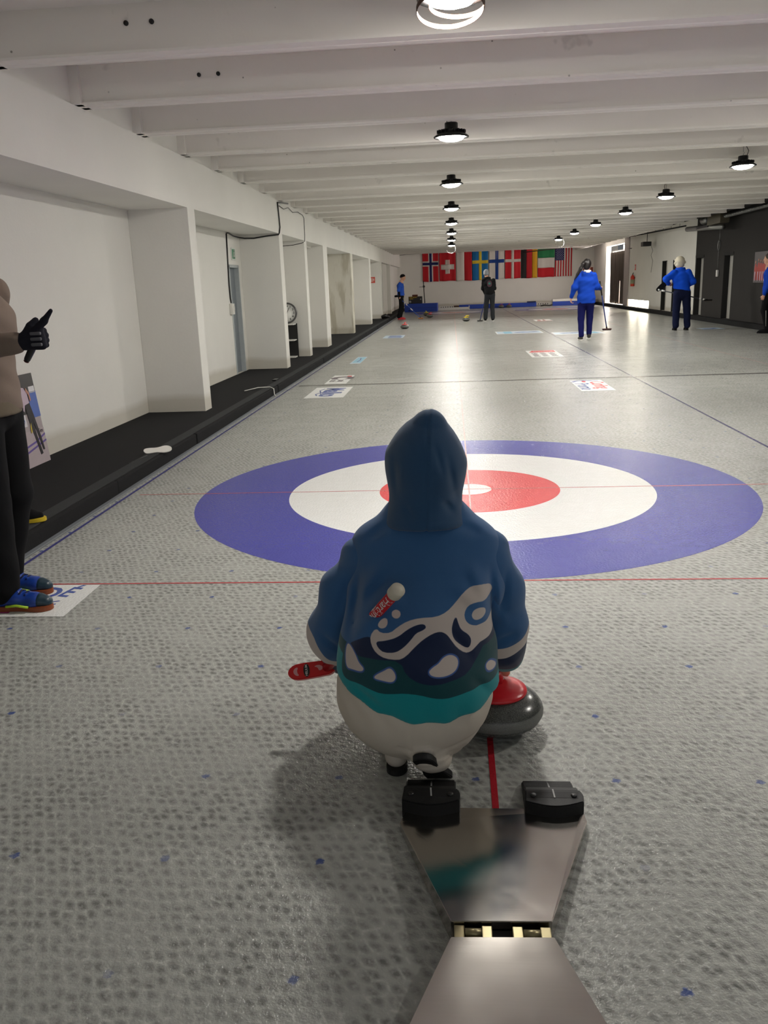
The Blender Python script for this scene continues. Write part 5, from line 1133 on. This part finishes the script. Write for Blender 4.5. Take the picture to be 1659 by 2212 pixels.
# sleeves
def sleeve(pts, table, lo, hi, creases, seam):
    S_ = SDF(lo, hi, .005); S_.chain(pts[:-1], .03); S_.cone(pts[-2][0], pts[-2][1], pts[-1][0], pts[-1][1], .02)
    for a, c, d, w in creases: crease(S_, a, c, d, w, lo, hi)
    S_.add(lo, hi, lambda X, Y, Z: .0045*np.sin(34*Z+22*X+1.8*np.sin(18*Y+12*Z)))
    me = S_.mesh('sleeve', 2); fields(me, table, None); return put('sleeve', me, SM, hood_p)
SM = hoodie_mat('patterned_fleece_sleeve', [('f_navy', HNV, 0), ('f_teal', HTL, 0), ('f_white', HWH, -.005)], HBL)
SL = [(-0.62, 0.387), (-0.537, 0.356), (-0.519, 0.31), (-0.491, 0.265), (-0.455, 0.257), (-.36, .262), (-.36, .235), (-0.471, 0.243), (-0.502, 0.243), (-0.527, 0.268), (-0.541, 0.285), (-0.62, 0.326)]
SLn = [(-0.62, 0.332), (-0.541, 0.285), (-0.527, 0.268), (-0.502, 0.243), (-0.471, 0.243), (-0.30, 0.243), (-0.30, 0.08), (-0.62, 0.08)]
SR = [(-0.08, 0.31), (0.038, 0.306), (0.077, 0.317), (0.107, 0.336), (0.131, 0.384), (.18, .42), (0.18, 0.36), (0.132, 0.33), (0.112, 0.309), (0.068, 0.288), (0.033, 0.28), (-0.08, 0.284)]
SRn = [(-0.08, 0.284), (0.033, 0.28), (0.068, 0.288), (0.112, 0.309), (0.132, 0.33), (.2, .35), (0.2, 0.1), (-0.08, 0.1)]
SRt = [(-0.08, 0.243), (0.063, 0.224), (0.088, 0.221), (0.117, 0.255), (0.2, 0.265), (0.2, 0.05), (-0.08, 0.05)]
E0 = [(9, 9), (9.1, 9), (9.1, 9.1)]
sleeve([((-.318, -3.205, .605), .070), ((-.350, -3.205, .570), .080), ((-.416, -3.205, .46), .089), ((-.460, -3.20, .335), .092), ((-.445, -3.14, .255), .082), ((-.385, -3.03, .20), .055)],
       [('f_navy', [SLn], []), ('f_teal', [E0], []), ('f_white', [SL], [])], (-.60, -3.36, .10), (-.20, -2.92, .74),
       [((-.40, -3.3, .54), (-.45, -3.3, .42), .006, .014), ((-.36, -3.3, .50), (-.40, -3.3, .36), -.006, .016), ((-.50, -3.3, .36), (-.42, -3.3, .29), .006, .012)], 1)
sleeve([((-.052, -3.205, .605), .070), ((-.018, -3.205, .570), .080), ((.012, -3.205, .47), .086), ((.028, -3.20, .35), .090), ((.035, -3.185, .285), .080), ((.045, -3.165, .245), .058)],
       [('f_navy', [SRn], []), ('f_teal', [SRt], []), ('f_white', [SR], [])], (-.17, -3.36, .14), (.18, -3.02, .74),
       [((.05, -3.3, .55), (.03, -3.3, .42), .006, .012), ((.0, -3.3, .50), (.05, -3.3, .38), -.005, .014), ((.08, -3.3, .36), (.0, -3.3, .33), .005, .012)], 1)
# hood
S_ = SDF((-.345, -3.42, .66), (-.02, -2.98, 1.06), .004)
S_.ell((-.180, -3.185, .835), (.113, .140, .155), .03)
S_.cone((-.178, -3.195, .88), .104, (-.163, -3.21, .978), .036, .05)
S_.cone((-.182, -3.20, .78), .094, (-.184, -3.215, .69), .122, .03, ((0, 1, 0), 1.05))
S_.ell((-.18, -2.99, .84), (.078, .13, .105), .02, None, 's'); S_.ell((-.18, -3.10, .86), (.074, .10, .09), .02, None, 's')
S_.apply((-.4, -3.5, .6), (.0, -2.9, .72), lambda X, Y, Z: Z-.703+.015*((X+.182)/.11)**2-.10*(Y+3.21), .012, 's')
S_.add((-.34, -3.42, .66), (-.02, -3.16, 1.04), lambda X, Y, Z: .0032*np.exp(-((X+.166+.035*(1.02-Z))/.0028)**2))
S_.add((-.34, -3.42, .66), (-.02, -3.16, 1.04), lambda X, Y, Z: -.0014*np.exp(-((X+.166+.035*(1.02-Z)-.007)/.004)**2))
for a, c, d, w in (((-.115, -3.3, .90), (-.095, -3.3, .775), .004, .010), ((-.098, -3.3, .79), (-.085, -3.3, .75), .003, .012), ((-.265, -3.3, .90), (-.262, -3.3, .78), .004, .012), ((-.15, -3.3, .93), (-.125, -3.3, .84), .0025, .008), ((-.13, -3.3, .77), (-.10, -3.3, .73), .005, .010), ((-.24, -3.3, .76), (-.21, -3.3, .72), .003, .01)):
    crease(S_, a, c, d, w, (-.34, -3.42, .66), (-.02, -3.05, 1.05))
put('hood', S_.mesh('hood', 2), hoodie_mat('plain_fleece_hood', [], (40, 74, 108)), hood_p)
# shoes
def axM(p, d, nrmv):
    d = Vector(d).normalized(); n = Vector(nrmv); n = (n-d*n.dot(d)).normalized(); x = d.cross(n)
    return Matrix(((x.x, d.x, n.x, p[0]), (x.y, d.y, n.y, p[1]), (x.z, d.z, n.z, p[2]), (0, 0, 0, 1)))
SHW = mat('shoe_offwhite', (196, 186, 174), .6); SLB = mat('sole_black', (14, 14, 15), .6)
d = Vector((.26, .64, -.72)).normalized(); pheel = Vector((-.200, -3.592, .130)) + Vector((.20, 3.40, 0))
make_shoe(ch, axM(pheel+d*.11, d, (.0, .8, .6)), .22, SHW, SLB)
make_shoe(ch, Matrix.Translation((-.085, .045, 0)) @ Matrix.Rotation(math.radians(6), 4, 'Z'), .235, SHW, SLB)
# the broom under the curler's arm
cb = thing('curling_broom', 'red broom with white lettering tucked under the crouching curler\'s left arm', 'broom', (-.53, -3.19, 0))
REDB = mat('broom_red', (190, 22, 34), .35); o_ = Vector((-.53, -3.19, 0)); A = Vector((-.249, -3.52, .588))-o_; E_ = Vector((-.505, -3.20, .21))-o_; dd = (A-E_).normalized()
B().tube([E_, A], .0155, 18).obj('shaft', REDB, cb)
B().lathe([(.0185, -.030), (.0205, -.026), (.0205, .0), (.018, .004), (0, .004)], 28, Matrix.Translation(A) @ dd.to_track_quat('Z', 'Y').to_matrix().to_4x4()).obj('end_cap', mat('cap_cream', (206, 198, 180), .5), cb)
# lettering wrapped round the shaft
vdir = (Vector((CX, CY, CZ))-(o_+A)).normalized(); nn = (vdir-dd*vdir.dot(dd)).normalized(); tt = dd.cross(nn)
def wrap(txt, size, s0, v0, name, rr=.0158):
    b2 = text_bm(txt, size, Matrix.Identity(4), .0001, 1.0, .0003); bmesh.ops.subdivide_edges(b2, edges=b2.edges[:], cuts=1)
    for v in b2.verts:
        th = (v.co.y+v0)/rr; ax_ = A-dd*(s0+v.co.x); v.co = ax_+(nn*math.cos(th)-tt*math.sin(th)*(-1))*(rr+max(v.co.z, 0))
    b = B(); b.merge(b2); return b.obj(name, mat('letter_white', (220, 214, 210), .5), cb)
wrap('Hardline', .036, .105, 0, 'lettering'); wrap('curling', .012, .13, -.017, 'small_lettering')
hx = Vector((-.97, -.02, -.16)).normalized(); HMx = frame(tuple(E_+hx*.040), hx, (0, .62, .80))
b = B(); st_ = [(-.07, -.022), (-.07, .022), (.0, .025), (.045, .026), (.068, .022), (.081, .010), (.084, 0), (.081, -.010), (.068, -.022), (.045, -.026), (.0, -.025)]
b.prism(smooth_poly(st_, 1), -.011, .011, HMx, bev=.003); hh = b.obj('broom_head', mat('head_red', (206, 26, 30), .3), cb)
def fl(z): return HMx @ Matrix.Translation((0, 0, z))
VS = 1 if (HMx.to_3x3() @ Vector((0, 0, 1))).dot(Vector((0, -1, .6))) > 0 else -1
FM = HMx @ (Matrix.Identity(4) if VS > 0 else Matrix.Rotation(math.pi, 4, 'X'))
b = B(); b.prism([(.022+.010*math.cos(a), .021*math.sin(a)) for a in [2*math.pi*i/20 for i in range(20)]], .0112, .0120, FM); b.obj('dark_badge', BLACKP, hh)
b = B(); b.merge(text_bm('HELIUM', .0105, FM @ rotM((.022, 0, .0126), 0, 0, -math.pi/2), .0001, 1., .0002)); b.obj('badge_lettering', mat('letter_white', (220, 214, 210), .5), hh)
b = B(); b.prism(smooth_poly([(-.03, .004), (-.018, .008), (-.014, -.004), (-.002, -.008), (-.016, -.012), (-.03, -.006)], 1), .0112, .0118, FM); b.obj('pale_figure', mat('emblem_pale', (214, 150, 150), .5), hh); b = B(); b.prism(smooth_poly([(.048, -.014), (.060, -.012), (.066, 0), (.058, .012), (.046, .014), (.054, 0)], 1), .0112, .0118, FM); b.obj('pale_emblem', mat('emblem_pale', (214, 150, 150), .5), hh)
